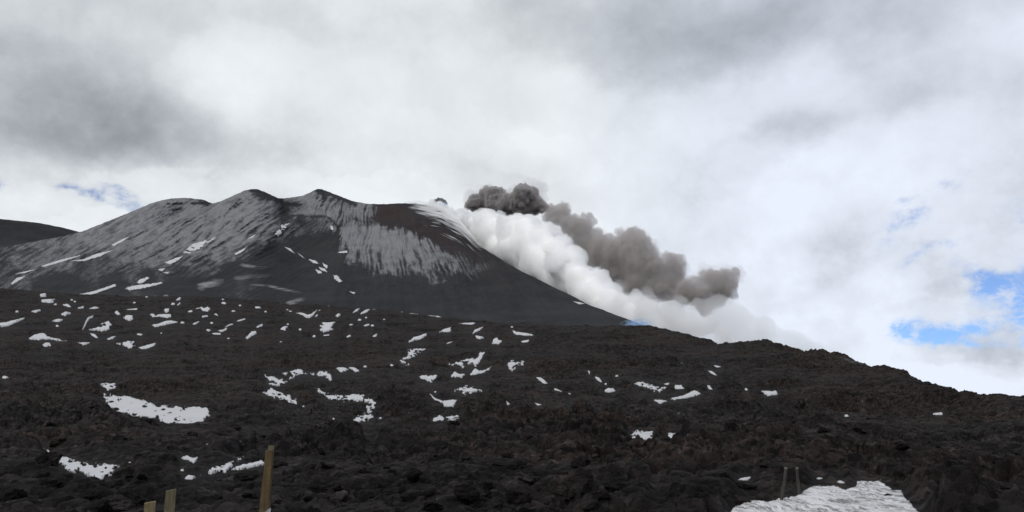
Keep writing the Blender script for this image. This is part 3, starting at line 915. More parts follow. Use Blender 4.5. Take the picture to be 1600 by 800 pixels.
def ribs(s_, a_, seed, f, lng):
    r1 = 1 - 2.6 * np.abs(gn2(s_ / f, a_ / lng, seed))
    r2 = 1 - 2.6 * np.abs(gn2(s_ / (f * 0.5), a_ / (lng * 0.5), seed + 1))
    r3 = gn2(s_ / (f * 0.3), a_ / (lng * 0.22), seed + 2)
    return 0.55 * r1 + 0.40 * r2 * np.clip(r1 + 0.6, 0, 1) + 0.35 * r3 - 0.25


def bot_y(px):
    return np.interp(px, RIDGE_PX[:, 0], RIDGE_PX[:, 1]) + 26


def top_y(px):
    return np.interp(px, TOP_PX[:, 0], TOP_PX[:, 1])


def mountain_r(px, py, detail=True):
    yt, yb = top_y(px), bot_y(px)
    t = np.clip((yb - py) / np.maximum(yb - yt, 1), 0, 1)
    rb = np.interp(px, R_BOT[:, 0], R_BOT[:, 1])
    rt = np.interp(px, _RX, _RS)
    # gently concave foot, steeper head
    r = rb + (rt - rb) * (0.75 * t + 0.25 * np.sqrt(t + 0.001))
    env = sstep(t, 0.0, 0.25) * (1 - sstep(t, 0.93, 1.0))
    d = 0.0
    d = d + 70 * blobf(px, py, 478, 392, 38, 55, -8)              # hollow right of the spur
    d = d - 45 * blobf(px, py, 418, 372, 70, 14, -36)             # spur ridge
    d = d - 28 * blobf(px, py, 640, 395, 120, 38, 12)             # right shoulder
    d = d + 38 * blobf(px, py, 560, 345, 28, 12, 8)               # smooth bowl
    d = d + 30 * blobf(px, py, 250, 372, 70, 16, -28)
    d = d - 20 * blobf(px, py, 510, 315, 12, 14, 30)
    d = d + 60 * sstep(py, 0, 1) * blobf(px, py, 265, 338, 60, 12, -28)
    d = d + 26 * fbm2(px / 42, py / 30, 4, 0.55, 201)
    if detail:
        lvl = 0.3 + 0.7 * frost_level(px, py)
        d = d - 12.0 * rib_field(px, py) * lvl + 7.0 * gullies(px, py)
        d = d + 5.0 * fbm2(px / 9, py / 7, 4, 0.6, 221) * lvl
        crag = blobf(px, py, 405, 308, 40, 12, -10) + blobf(px, py, 505, 304, 24, 10) + blobf(px, py, 285, 322, 50, 12, -10) + blobf(px, py, 470, 340, 55, 8) + blobf(px, py, 425, 335, 22, 16)
        d = d + 9 * np.minimum(crag, 1) * (0.4 - 2.0 * np.abs(gn2(px / 11, py / 6, 231)) + 0.8 * gn2(px / 4, py / 3, 232))
    win = sstep(px, 425, 445) * (1 - sstep(px, 505, 530))
    return r + d * env + 120 * win * sstep(py, 341 + 2 * np.sin(px * 0.4), 333)            # shelf behind the inner rim


# dark gullies, rims and rock ribs: x, y of the ends and half width, in picture units
GULLY = [(430,339,456,337,2.2),(456,337,482,338.5,2.4),(482,338.5,510,338,2.2),(510,338,522,347,2.0),(522,347,530,360,1.8),(398,296,412,299,2.0),(410,299,426,306,3.0),(424,306,438,313,4.0),
 (443,317,456,322,4),(449,322,446,333,4),(458,321,470,320,3),(497,296,506,301,3.5),(505,302,508,312,3),(508,312,502,322,2),(520,303,549,317.5,1.8),(512,300,522,304,2.5),(498,299,495,310,1.6),
 (320,350,300,365,1.6),(290,354,262,377,1.7),(375,312,350,337,1.8),(385,337,365,357,2.2),(350,377,327,392,1.8),(317,362,300,380,1.6),(275,331,262,338,2.5),(260,342,247,350,2.2),(245,375,212,390,1.4),
 (332,360,322,372,1.8),(300,318,330,317,1.6),(262,319,285,318,1.6),(270,330,282,326,2),(340,372,318,390,1.3),(395,345,372,362,1.6),(410,350,386,368,1.8),(422,352,400,375,2.0),(378,316,364,326,1.8),
 (230,360,205,374,1.3),(305,340,284,352,1.3),(280,345,262,356,1.2),(360,345,340,362,1.4),(345,338,322,352,1.3),(300,388,276,402,1.6),(330,396,300,412,1.8),(400,380,372,396,1.8),(265,385,235,402,1.3),(285,372,262,388,1.3)]


def gullies(x, y):
    wx = x + 2.2 * gn2(x / 7, y / 7, 291) + 1.0 * gn2(x / 2.5, y / 2.5, 292)
    wy = y + 1.6 * gn2(x / 7, y / 7, 293) + 0.8 * gn2(x / 2.5, y / 2.5, 294)
    out = np.zeros(x.shape)
    for ax, ay, bx, by, w in GULLY:
        s = (x > min(ax, bx) - 14) & (x < max(ax, bx) + 14) & (y > min(ay, by) - 12) & (y < max(ay, by) + 12)
        if not s.any():
            continue
        ex, ey = bx - ax, by - ay
        t = np.clip(((wx[s] - ax) * ex + (wy[s] - ay) * ey) / (ex * ex + ey * ey), 0, 1)
        d = np.hypot(wx[s] - ax - t * ex, (wy[s] - ay - t * ey))
        out[s] = np.maximum(out[s], np.exp(-(d / w) ** 2) * (0.55 + 0.45 * np.sin(np.pi * np.clip(t, 0.05, 0.95))))
    return out


# frost and ash cover read off the picture: x, y, amount
FP = np.array([(10,395,.30),(40,395,.45),(90,380,.5),(120,370,.55),(60,420,.4),(100,400,.5),(30,432,.3),(-40,400,.3),(-100,420,.25),
 (130,420,.22),(70,440,.12),(110,445,.1),(180,440,.12),(160,415,.3),(200,400,.45),(180,380,.58),(150,365,.6),
 (200,350,.7),(240,330,.68),(285,314,.6),(300,325,.65),(320,320,.5),(260,350,.72),(230,370,.68),(280,370,.66),(240,400,.5),(210,425,.3),(230,435,.12),(260,430,.25),
 (340,330,.85),(370,312,.85),(388,306,.6),(395,304,.55),(415,312,.6),(425,322,.65),(432,331,.5),(428,341,.5),(420,330,.7),(400,297,.05),(412,303,.1),(422,308,.1),(340,360,.78),(310,390,.62),(300,410,.42),(290,425,.2),(270,445,.06),(330,420,.3),(350,400,.5),
 (380,375,.66),(400,350,.75),(390,330,.85),(415,325,.7),(420,342,.6),(430,325,.35),(415,365,.5),(385,395,.3),
 (360,415,.12),(340,435,.1),(300,450,.06),(400,405,.08),(430,390,.05),(400,385,.25),
 (443,317,.15),(455,311,.6),(475,310,.75),(490,302,.75),(500,298,.1),(508,302,.08),(520,307,.25),(513,309,.6),(505,325,.75),(515,318,.65),(480,325,.7),(465,331,.75),(458,327,.6),(490,312,.8),(482,309,.8),(495,331,.7),(478,333,.6),(506,333,.7),(466,314,.7),(455,321,.12),(447,330,.15),(470,319,.2),
 (440,341,.08),(470,341,.08),(500,339,.15),(450,356,.32),(440,365,.3),(480,358,.22),(465,360,.3),(495,358,.25),(470,375,.08),(500,368,.12),(520,370,.06),(460,390,.03),(500,400,.02),(470,430,.04),(430,430,.06),(540,430,.03),(510,450,.03),
 (530,323,.72),(545,328,.72),(565,326,.72),(577,333,.5),(540,344,.42),(560,345,.3),(575,346,.2),(530,338,.55),(530,312,.1),(548,318,.15),
 (525,353,.35),(540,362,.78),(560,358,.8),(560,375,.75),(540,385,.5),(530,393,.1),(518,385,.05),(590,362,.8),(585,380,.78),(560,400,.5),(590,405,.6),(620,368,.72),(640,374,.68),(620,390,.72),(650,398,.62),(610,416,.42),(580,418,.22),
 (640,420,.35),(560,424,.05),(660,384,.55),(680,400,.5),(700,412,.45),(690,425,.25),(720,405,.3),(735,425,.22),(750,440,.12),(780,440,.1),(720,442,.12),(640,440,.04),(600,440,.03),(700,460,.03),(800,470,.03),(900,490,.04),(850,460,.05),(820,440,.1),(560,470,0),(600,480,0),(650,482,0),(520,476,.02),(700,492,0),(450,478,.04),(760,496,0),(560,490,0),(620,500,0),(480,490,0.02),(960,505,.03),(1040,520,.03),(1100,540,.03),
 (600,327,0),(622,327,0),(590,342,.03),(610,350,.08),(640,350,0),(660,362,.02),(690,372,.03),(710,384,.04),(735,395,.06),(650,330,0),(690,335,0),(720,360,0),(745,390,.05)], float)


FGX = np.arange(-164, 1140, 4.0)
FGY = np.arange(286, 580, 4.0)
_X, _Y = np.meshgrid(FGX, FGY)
_d2 = (_X[..., None] - FP[:, 0]) ** 2 + ((_Y[..., None] - FP[:, 1]) * 1.25) ** 2
_w = np.exp(-_d2 / (2 * 7.0 ** 2)) + 0.02 / (1 + (_d2 / 90.0) ** 2)
FG = (_w * FP[:, 2]).sum(-1) / _w.sum(-1)


def frost_level(px, py):
    x = np.clip((px - FGX[0]) / 4, 0, len(FGX) - 1.001)
    y = np.clip((py - FGY[0]) / 4, 0, len(FGY) - 1.001)
    xi, yi = x.astype(int), y.astype(int)
    fx, fy = x - xi, y - yi
    return (FG[yi, xi] * (1 - fx) + FG[yi, xi + 1] * fx) * (1 - fy) + (FG[yi + 1, xi] * (1 - fx) + FG[yi + 1, xi + 1] * fx) * fy


def to_xyz(px, py, r):
    a, e = ray(px, py)
    return np.stack([np.sin(a) * r, np.cos(a) * r, EYE + e * r], -1)


NX, NY = 1600, 400
cx_ = np.linspace(MX0, MX1, NX)
tt = np.linspace(0, 1, NY)
PX = np.broadcast_to(cx_[None], (NY, NX))
PY = bot_y(cx_)[None] + (top_y(cx_) - bot_y(cx_))[None] * tt[:, None]
# small crags along the skyline
crag = (0.8 * gn2(cx_ / 7, cx_ * 0, 241) + 0.6 * gn2(cx_ / 2.6, cx_ * 0, 242)) * np.where(cx_ < 560, 1.0, 0.7) + 2.2 * gn2(cx_ / 38, cx_ * 0, 243) * sstep(cx_, 740, 800)
PYc = PY + (crag[None] * sstep(tt, 0.85, 1.0)[:, None])
rm = mountain_r(PX.ravel(), PY.ravel())
front = to_xyz(PX.ravel(), PYc.ravel(), rm).reshape(NY, NX, 3)
# the far side and the buried foot
nb = 24
back = np.empty((nb, NX, 3))
last = front[-1]
hr = np.hypot(last[:, 0], last[:, 1])
for i in range(nb):
    k = (i + 1) / nb
    s = k * (500 + 0.25 * hr)
    rr_ = hr + s
    back[i, :, 0] = last[:, 0] * rr_ / hr
    back[i, :, 1] = last[:, 1] * rr_ / hr
    back[i, :, 2] = np.maximum(last[:, 2] - 0.5 * s - 0.0004 * s * s, -60) + 6 * gn2(last[:, 0] / 40, last[:, 1] / 40 + k * 9, 251) * k
foot = front[0].copy()
foot[:, :2] *= 0.9
foot[:, 2] -= 90
allV = np.concatenate([foot[None], front, back], 0)
rowsM = allV.shape[0]
pxA = np.broadcast_to(cx_[None], (rowsM, NX)).ravel()
pyA = np.concatenate([PY[:1], PY, np.repeat(PY[-1:], nb, 0)], 0).ravel()
fl = frost_level(pxA + 6 * gn2(pxA / 11, pyA / 11, 391) + 3.0 * gn2(pxA / 4, pyA / 4, 392), pyA + 5 * gn2(pxA / 9, pyA / 9, 393) + 3 * gn2(pxA / 3.5, pyA / 3.5, 394))
st = streaks(pxA, pyA, 261)
lw = 1 - sstep(pxA, 470, 530)

ST = rib_field(pxA, pyA)
env_ = np.clip(3.2 * fl * (1.25 - fl), 0, 1) * sstep(fl, 0.05, 0.2)
spk = fbm2(pxA / 3.2, pyA / 2.6, 3, 0.7, 361)
mott = fbm2(pxA / 15, pyA / 10, 4, 0.65, 365)
nz = ST * (0.85 - 0.25 * lw) + 0.45 * spk + 0.45 * mott
frost = sstep(fl + (0.80 - 0.2 * lw) * nz * env_, 0.14, 0.84) * np.clip(0.48 + 0.42 * fl + 0.38 * mott + 0.3 * ST, 0.08, 1)
gul = gullies(pxA, pyA)
on_face = lw * sstep(pyA, 325, 335) * (1 - sstep(pxA, 425, 440))
frost = frost * (1 - np.clip(gul * (1 - 0.55 * on_face) * (0.75 + 0.9 * gn2(pxA / 5, pyA / 4, 296)), 0, 1))
tone = np.clip(0.5 + 0.55 * streaks(pxA, pyA, 331, 7.0, 60.0) + 0.35 * fbm2(pxA / 60, pyA / 25, 3, 0.5, 335), 0, 1)
edge = blobf(pxA, pyA, 405, 300, 24, 7, 18) + blobf(pxA, pyA, 510, 301, 16, 6, 25) + 0.8 * blobf(pxA, pyA, 318, 316, 14, 5, 15) + 0.8 * blobf(pxA, pyA, 545, 315, 22, 3.5, 20)
frost = frost - 0.6 * gullies(pxA, pyA) * (0.7 + 0.9 * gn2(pxA / 5, pyA / 4, 296))
frost = frost - 0.8 * np.clip(edge, 0, 1) * sstep(gn2(pxA / 6, pyA / 3, 281), -0.5, 0.2)
red = np.clip(1.0 * blobf(pxA, pyA, 606, 331, 26, 13) + 0.5 * blobf(pxA, pyA, 660, 358, 75, 20, 22) + 0.4 * blobf(pxA, pyA, 730, 400, 60, 14, 32), 0, 1)
red = red * (0.7 + 0.9 * gn2(pxA / 14, pyA / 2.5, 291) + 0.5 * gn2(pxA / 5, pyA / 2, 298))
me = mesh_np('mountain', allV.reshape(-1, 3), grid_faces(rowsM, NX), True)
attr(me, 'frost', np.clip(frost, 0, 1.1))
attr(me, 'red', np.clip(red, 0, 1))
attr(me, 'tone', tone)
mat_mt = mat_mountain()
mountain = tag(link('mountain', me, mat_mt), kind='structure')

# the dark flank further off at the left edge
hx = np.linspace(-260, 240, 260)
hp = np.array([(-260,330),(-60,338),(0,342),(40,346),(60,348),(100,356),(130,364),(170,382),(240,420)], float)
hy = np.interp(hx, hp[:, 0], hp[:, 1])
hrows = []
for i in range(60):
    k = i / 45
    if i <= 45:
        hrows.append(to_xyz(hx, 440 + (hy - 440) * k + 0.5 * gn2(hx / 9, hx * 0, 301) * k, 2500 + 900 * k + 26 * fbm2(hx / 30, hx * 0 + i / 9, 4, 0.5, 303)))
    else:
        p = hrows[45].copy()
        j = (i - 45) / 14
        p[:, :2] *= 1 + 0.3 * j
        p[:, 2] -= 420 * j
        hrows.append(p)
hV = np.stack(hrows)
me = mesh_np('hill', hV.reshape(-1, 3), grid_faces(60, 260), True)
kx = np.broadcast_to(hx[None], (60, 260)).ravel()
ky = np.broadcast_to((440 + (hy - 440)[None] * (np.minimum(np.arange(60), 45) / 45)[:, None]), (60, 260)).ravel()
attr(me, 'frost', np.clip(0.2 * sstep(ky, 374, 396), 0, 1))
attr(me, 'red', np.zeros(60 * 260))
attr(me, 'tone', np.full(60 * 260, 0.2))
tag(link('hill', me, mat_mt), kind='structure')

# ------------------------------------------------------------------ snow patches as draped, tapering sheets
mat_sn = mat_snow('snow', 0.22)
mat_sd = mat_snow('dirty_snow', 0.5, True)


def zone_label(x, y):
    if y < 500:
        a = 'small scrap of snow high on the lava field just below the mountain foot'
    elif y < 545:
        a = 'small scrap of snow on the upper lava field among larger patches'
    else:
        a = 'tiny snow speck between dark rocks of the lower lava field'
    return a


for where, lab, p in SNOW:
    P = np.array(as_poly(p))
    small = lab is None
    stx, sty = (0.5, 0.3) if where != 'near' else (0.6, 0.35)
    if np.ptp(P[:, 0]) > 80 and where == G:
        stx, sty = 0.55, 0.35
    pad = 2.5
    xs = np.arange(P[:, 0].min() - pad, P[:, 0].max() + pad, stx)
    ys = np.arange(P[:, 1].min() - pad, P[:, 1].max() + pad, sty)
    X, Y = np.meshgrid(xs, ys)
    s = poly_sdf(P, X, Y)
    nx_, ny_ = np.roll(P[:, 0], -1), np.roll(P[:, 1], -1)
    area = abs((P[:, 0] * ny_ - nx_ * P[:, 1]).sum()) / 2
    sz = 2 * area / np.hypot(P[:, 0] - nx_, P[:, 1] - ny_).sum() * 2.2
    am = np.clip(sz * 0.17, 0.25, 3.4) * (0.8 if where == 'near' else 1.0)
    s = s + am * 2.2 * fbm2(X / (am * 2.4), Y / (am * 1.2), 5, 0.82, 311) + 0.12 * am + 0.02
    if not small and sz > 11:
        hole = cells(X / (am * 2.0), Y / (am * 1.05), 313)
        s = s - 3.0 * am * sstep(hole, 0.27, 0.47) * sstep(fbm2(X / 16, Y / 8, 2, 0.5, 315), -0.2, 0.25) * (where != 'near')
    keep = s > -0.35
    x, y = X.ravel(), Y.ravel()
    sv = s.ravel()
    if where == M:
        r = mountain_r(x, y)
        V = to_xyz(x, y, r - 1.5 - 5.0 * sstep(sv, -0.4, 0.5))
    else:
        a, e = ray(x, y)
        r = r_of_e(a, e)
        if where == 'near':
            r = np.where(e < E0, EYE / np.maximum(-e, 1e-3), r)
        gx, gy, gz, gr = ground_point(a, r)
        lift = (0.03 + 0.0013 * r) if where == G else (0.06 + 0 * r)
        w = sstep(sv, -0.35, 1.1 if where == G else 5.0)
        gz = gz + lift * (w * 1.35 - 0.35)
        if where == 'near':
            gz = gz + (0.075 * fbm2(gx / 0.55, gy / 0.9, 6, 0.7, 321)) * w
        V = np.stack([gx, gy, gz], -1)
    Q = grid_faces(len(ys), len(xs), keep)
    if len(Q) == 0:
        continue
    V, Q, _ = compact(V, Q)
    o = V.mean(0)
    me = mesh_np('snow_patch', V - o, Q[:, ::-1], True)
    ob = link('snow_patch', me, mat_sd if where == 'near' else mat_sn)
    ob.location = o
    tag(ob, lab or zone_label(P[:, 0].mean(), P[:, 1].mean()), 'snow patch',
        'snow patches on the volcano' if where == M else 'snow patches scattered over the lava field')
import bmesh

# ------------------------------------------------------------------ steam and ash
def remesh(co, fa, voxel, it=2):
    me = mesh_np('tmp', co, fa)
    tmp = link('tmp', me)
    md = tmp.modifiers.new('r', 'REMESH')
    md.mode = 'VOXEL'
    md.voxel_size = voxel
    if it:
        sm = tmp.modifiers.new('s', 'SMOOTH')
        sm.factor = 0.5
        sm.iterations = it
    e = bpy.data.meshes.new_from_object(tmp.evaluated_get(bpy.context.evaluated_depsgraph_get()))
    bpy.data.objects.remove(tmp)
    bpy.data.meshes.remove(me)
    return e


def readout(e):
    k = len(e.vertices)
    co, no = np.empty(k * 3, np.float32), np.empty(k * 3, np.float32)
    e.vertices.foreach_get('co', co)
    e.vertex_normals.foreach_get('vector', no)
    e.calc_loop_triangles()
    fa = np.empty(len(e.loop_triangles) * 3, np.int32)
    e.loop_triangles.foreach_get('vertices', fa)
    return co.reshape(-1, 3), no.reshape(-1, 3), fa.reshape(-1, 3)


def hull(name, blobs, voxel, bill, seed, mat, parent=None, core=None, inset=5.0, smooth=5):
    """blobs: (px, py, radius in px, range) -> one lumpy closed mesh, billowed like a cauliflower"""
    bs = bmesh.new()
    bmesh.ops.create_icosphere(bs, subdivisions=3, radius=1)
    sv = np.array([v.co[:] for v in bs.verts])
    sf = np.array([[v.index for v in f.verts] for f in bs.faces])
    bs.free()
    Vs, Fs, n = [], [], 0
    for (px, py, rp, r) in blobs:
        c = to_xyz(px, py, r)
        Vs.append(sv * (rp * r / F) + c)
        Fs.append(sf + n)
        n += len(sv)
    e = remesh(np.concatenate(Vs), np.concatenate(Fs), voxel * 1.3, smooth)
    for i, (lam, amp) in enumerate(bill):
        co, no, fa = readout(e)
        q = co / lam + 0.5 * np.stack([vn3(*(co / lam * 1.3 + k * 7).T, seed + 20 + k) for k in range(3)], -1)
        nz = np.clip((vn3(q[:, 0], q[:, 1], q[:, 2], seed + i) - 0.5) * 3.0, -1, 1)
        co = co + no * (amp * (1.9 * np.sqrt(np.abs(nz) + 0.004) - 0.95))[:, None]
        bpy.data.meshes.remove(e)
        e = remesh(co, fa, voxel, 1 if i < len(bill) - 1 else 1)
    out = []
    co, no, fa = readout(e)
    if core is not None:
        ci = co - no * inset
        ec = remesh(ci, fa, voxel, 2)
        out.append((core[0], ec, core[1]))
    out.append((name, e, mat))
    obs = []
    o0 = co.mean(0)
    for nm, m_, mt in out:
        k = len(m_.vertices)
        c_ = np.empty(k * 3, np.float32)
        m_.vertices.foreach_get('co', c_)
        m_.vertices.foreach_set('co', (c_.reshape(-1, 3) - o0.astype(np.float32)).ravel())
        m_.polygons.foreach_set('use_smooth', np.ones(len(m_.polygons), bool))
        m_.update()
        m_.name = nm
        ob = link(nm, m_, mt, parent)
        ob.location = Vector(o0.tolist()) - (parent.location if parent else Vector((0, 0, 0)))
        obs.append(ob)
    return obs[-1]


def mat_core(name, c):
    m, q, out = material(name)
    d = q.n('ShaderNodeBsdfDiffuse')
    d.inputs['Color'].default_value = c + (1.0,)
    q.t.links.new(d.outputs[0], out.inputs['Surface'])
    return m


def sheet(name, x0, x1, y0, y1, fx, fy, thick, rng, mat, parent=None):
    """a thin closed body of vapour: thick(px,py) metres about range rng(px,py)"""
    xs, ys = np.linspace(x0, x1, fx), np.linspace(y0, y1, fy)
    X, Y = np.meshgrid(xs, ys)
    t = thick(X, Y)
    r = rng(X, Y)
    keep = t > 0.02
    t = np.maximum(t, 0)
    A = to_xyz(X, Y, r - t - 0.05).reshape(-1, 3)
    B = to_xyz(X, Y, r + t + 0.05).reshape(-1, 3)
    Qa = grid_faces(fy, fx, keep)
    n = len(A)
    # side walls along the border of the kept cells
    ed = {}
    for q in Qa:
        for i in range(4):
            a, b = int(q[i]), int(q[(i + 1) % 4])
            if (b, a) in ed:
                del ed[(b, a)]
            else:
                ed[(a, b)] = 1
    W_ = np.array([(b, a, a + n, b + n) for a, b in ed], np.int32)
    Q = np.concatenate([Qa, Qa[:, ::-1] + n, W_])[:, ::-1]
    V, Q, _ = compact(np.concatenate([A, B]), Q)
    o = V.mean(0)
    me = mesh_np(name, V - o, Q, True)
    ob = link(name, me, mat, parent)
    ob.location = Vector(o.tolist()) - (parent.location if parent else Vector((0, 0, 0)))
    return ob


rs = np.random.default_rng(5)
ASH = [(745,316,14),(760,306,14),(775,310,17),(790,320,16),(770,322,12),(736,321,7),(800,326,10),(789,334,8),
 (815,308,18),(828,310,15),(832,320,14),(815,320,16),(840,318,8),(819,296,8),(848,325,5),(853,328,6),(859,331,7),
 (870,336,13),(880,330,12),(862,343,10),(888,348,15),(905,360,17),(917,350,11),(900,374,11),
 (920,380,20),(935,372,14),(940,395,22),(925,400,14),(950,378,9),
 (965,395,24),(985,377,20),(1000,387,20),(973,367,11),(992,368,13),(1005,405,24),(975,425,22),(952,420,16),(1020,420,22),(1000,440,20),(1040,415,16),(1055,411,13),
 (1050,435,20),(1030,450,18),(1075,455,18),(1060,465,16),(1095,465,18),(1100,478,11),(1095,445,10),(1122,440,18),(1138,435,15),(1140,450,13),(1120,458,16),(1110,432,11),(1108,472,11),(960,433,15),(985,450,12)]
ash_b = []
for x, y, r in ASH:
    rg = np.interp(x, [735, 1150], [2400, 1950])
    ash_b.append((x, y, r, rg + rs.uniform(-0.9, 0.9) * r * rg / F))
ap = empty('ash_plume', tuple(float(q) for q in to_xyz(940.0, 400.0, 2200.0)))
tag(ap, 'long plume of billowing dark brownish grey volcanic ash drifting down to the right', 'ash plume')
hull('ash_head', [b for b in ash_b if b[0] < 850], 1.8, [(34, 7.0), (15, 5.5), (7, 2.8)], 401, mat_volume('ash_smoke', (0.60, 0.575, 0.57), 0.14), ap,
     ('ash_head_core', mat_core('dense_ash', (0.105, 0.098, 0.097))), 6.0)
tail = [b for b in ash_b if b[0] > 851]
m_tail = mat_volume('thinning_ash_smoke', (0.665, 0.635, 0.622), 0.045)
hull('ash_tail', [(x, y, r * 0.93, g_) for (x, y, r, g_) in tail], 1.9, [(40, 9.0), (17, 8.0), (7.5, 4.4)], 405, m_tail, ap)
m_wispy = mat_volume('ash_wisps', (0.70, 0.66, 0.645), 0.007)
torn = [(x + rs.uniform(-9, 9), y + rs.uniform(-7, 7), r * rs.uniform(0.75, 1.25), g_ + rs.uniform(-15, 15)) for (x, y, r, g_) in ash_b]
hull('ash_wisps', torn, 2.6, [(32, 16.0), (13, 8.0)], 409, m_wispy, ap)

STEAM = [(676,325,6),(684,323,5),(692,324,5),(700,336,11),(720,340,15),(742,345,17),(760,341,17),(775,356,22),(800,356,20),(820,354,22),(800,385,26),(830,380,26),(850,372,24),(845,405,28),(872,388,24),(880,415,28),(897,408,22),
 (905,440,27),(925,442,22),(925,465,24),(955,466,22),(950,490,22),(985,482,20),(985,503,20),(1013,490,20),(1020,515,20),(1045,500,20),(1050,525,20),(1082,512,20),(1108,508,14),(1085,538,18),(1130,528,12),(1115,545,16),(1158,542,10),(1185,552,9),
 (735,362,14),(749,366,16),(762,375,16),(775,382,16),(755,378,14),(772,392,14),(800,412,15),(835,428,15),(870,446,14),(905,464,14),(940,484,14),(760,365,18),(785,385,18),(820,405,20),(850,425,20),(890,450,18)]
steam_b = []
for x, y, r in STEAM:
    base_r = np.interp(x, [686, 700, 745, 800, 900, 1040, 1140], [2030, 1930, 1820, 1690, 1500, 1330, 1280])
    steam_b.append((x, y, r, base_r + rs.uniform(-0.5, 0.5) * r * 1.4))
sc_ = empty('steam_cloud', tuple(float(q) for q in to_xyz(850.0, 480.0, 1750.0)))
tag(sc_, 'thick white steam cloud pouring down behind the right slope of the volcano', 'steam cloud')
m_steam = mat_volume('steam', (0.995, 0.995, 0.995), 0.10)
hull('steam_bank', steam_b, 2.6, [(48, 10.0), (20, 6.0), (9, 2.4)], 421, mat_volume('steam', (1.0, 1.0, 1.0), 0.055), sc_)
hull('steam_core', [(x, y + 2.0, r * 0.92, g_) for (x, y, r, g_) in steam_b if x < 1005], 4.5, [(70, 3.0)], 425, mat_core('dense_steam', (0.985, 0.985, 0.985)), sc_, smooth=60)
# thin vapour trailing off to the right, and the veil streaming over the shoulder
m_thin = mat_volume('thin_vapour', (0.999, 0.999, 0.999), 0.012)
VE = [(1120,500,30),(1150,518,30),(1190,530,30),(1230,545,26),(1265,560,22),(1095,480,20),(1060,490,24),(1010,475,22),(1170,545,26),(960,455,20)]
hull('vapour_trail', [(x, y, r, 1500 + rs.uniform(-20, 20)) for x, y, r in VE], 4.0, [(60, 12.0), (26, 7.0)], 441, m_thin, sc_)
m_veil = mat_volume('steam_veil', (0.998, 0.998, 0.998), 0.22)


def veil_t(X, Y):
    # streamlines bend down the shoulder
    yc = np.interp(X, [600, 640, 690, 720, 750], [318, 319, 328, 343, 371])
    v = Y - yc
    s = 0.6 * gn2(X / 45, v / 4.2, 451) + 0.55 * gn2(X / 24, v / 1.7, 452) + 0.4 * gn2(X / 12, v / 0.9, 453)
    lo = np.interp(X, [612, 640, 680, 720, 748], [12, 24, 32, 34, 24])
    body = sstep(v, lo, lo * 0.1 - 2) ** 2 * sstep(X, 606, 720)
    tail = np.exp(-((v - lo * 0.9) / 8.0) ** 2) * sstep(X, 630, 670) * (1 - sstep(X, 735, 760))
    k = body * (1 + 1.8 * s) - 0.16 * (1 - sstep(X, 640, 720)) + tail * (0.9 * s - 0.05)
    k = k * sstep(top_y(X) - 4 - Y, 3, -3)
    return 13 * np.clip(k, 0, 2) ** 1.3


sheet('steam_veil', 600, 765, 308, 412, 330, 260, veil_t, lambda X, Y: mountain_r(X, np.maximum(Y, top_y(X) + 0.5), False) - 24, m_veil, sc_)

# small dark puff on the shoulder with a blue tinge beside it
pf = hull('ash_puff', [(680.5, 314, 3.2, 2050), (685, 311.5, 3.4, 2055), (690, 312, 3.2, 2050), (694, 315, 3.2, 2050), (697, 318, 2.2, 2050)], 0.9, [(9, 1.2), (4, 0.7)], 461,
          mat_volume('dark_ash_smoke', (0.45, 0.46, 0.45), 0.45))
tag(pf, 'small dark arched ash puff above the steam on the volcano shoulder', 'ash puff')
m_blue = mat_volume('blue_fume', (0.52, 0.74, 1.0), 0.06)
bf = sheet('gas_fume', 960, 1034, 488, 526, 90, 60,
           lambda X, Y: np.clip(17 * np.exp(-((X - 997) / 17) ** 2 - ((Y - 508) / 7.5) ** 2) * (1 + 1.3 * gn2(X / 7 + Y / 9, Y / 3.5, 471)) - 0.9, 0, 30),
           lambda X, Y: 0 * X + 800, m_blue)
tag(bf, 'patch of pale blue gas low against the right foot of the volcano slope', 'gas fume')
bf2 = sheet('gas_fume', 688, 702, 312, 324, 40, 40,
            lambda X, Y: np.clip(6 * np.exp(-((X - 695) / 3) ** 2 - ((Y - 318.5) / 2.2) ** 2) - 0.3, 0, 9),
            lambda X, Y: 0 * X + 1985, m_blue)
tag(bf2, 'tiny blue gas wisp under the small dark ash puff', 'gas fume')

# pale wisps lying on the dark ash below the spur
m_wisp = mat_volume('pale_wisp', (0.97, 0.97, 0.98), 0.03)


def wisp(lab, cx, cyy, rx, ry, rot, amp, seed, head=-1, rngf=None):
    c, s_ = math.cos(math.radians(rot)), math.sin(math.radians(rot))

    def th(X, Y):
        a = ((X - cx) * c + (Y - cyy) * s_) / rx
        b = (-(X - cx) * s_ + (Y - cyy) * c) / ry
        hd = a * head
        fall = np.exp(-np.maximum(0.75 - hd, 0) ** 2 * 1.6) * sstep(hd, 1.12, 0.8) if head else np.exp(-a * a * 3)
        k = fall * np.exp(-b * b * 2.6 * (1 + 0.5 * np.maximum(hd, 0)))
        k = k * (0.8 + 1.2 * gn2(X / (rx * 0.6), (Y + 0.1 * X) / (ry * 0.5), seed) + 0.6 * gn2(X / (rx * 0.25), Y / (ry * 0.25), seed + 1)) - 0.07
        return amp * np.clip(k, 0, 2) * (np.abs(a) < 1.2)
    ob = sheet('fume_wisp', cx - rx * 1.3, cx + rx * 1.3, cyy - ry * 1.6 - abs(rx * s_), cyy + ry * 1.6 + abs(rx * s_), 90, 60, th,
               rngf or (lambda X, Y: mountain_r(X, np.minimum(Y, bot_y(X) - 2), False) - 16), m_wisp)
    tag(ob, lab, 'wisp', 'pale wisps low on the dark ash slope')


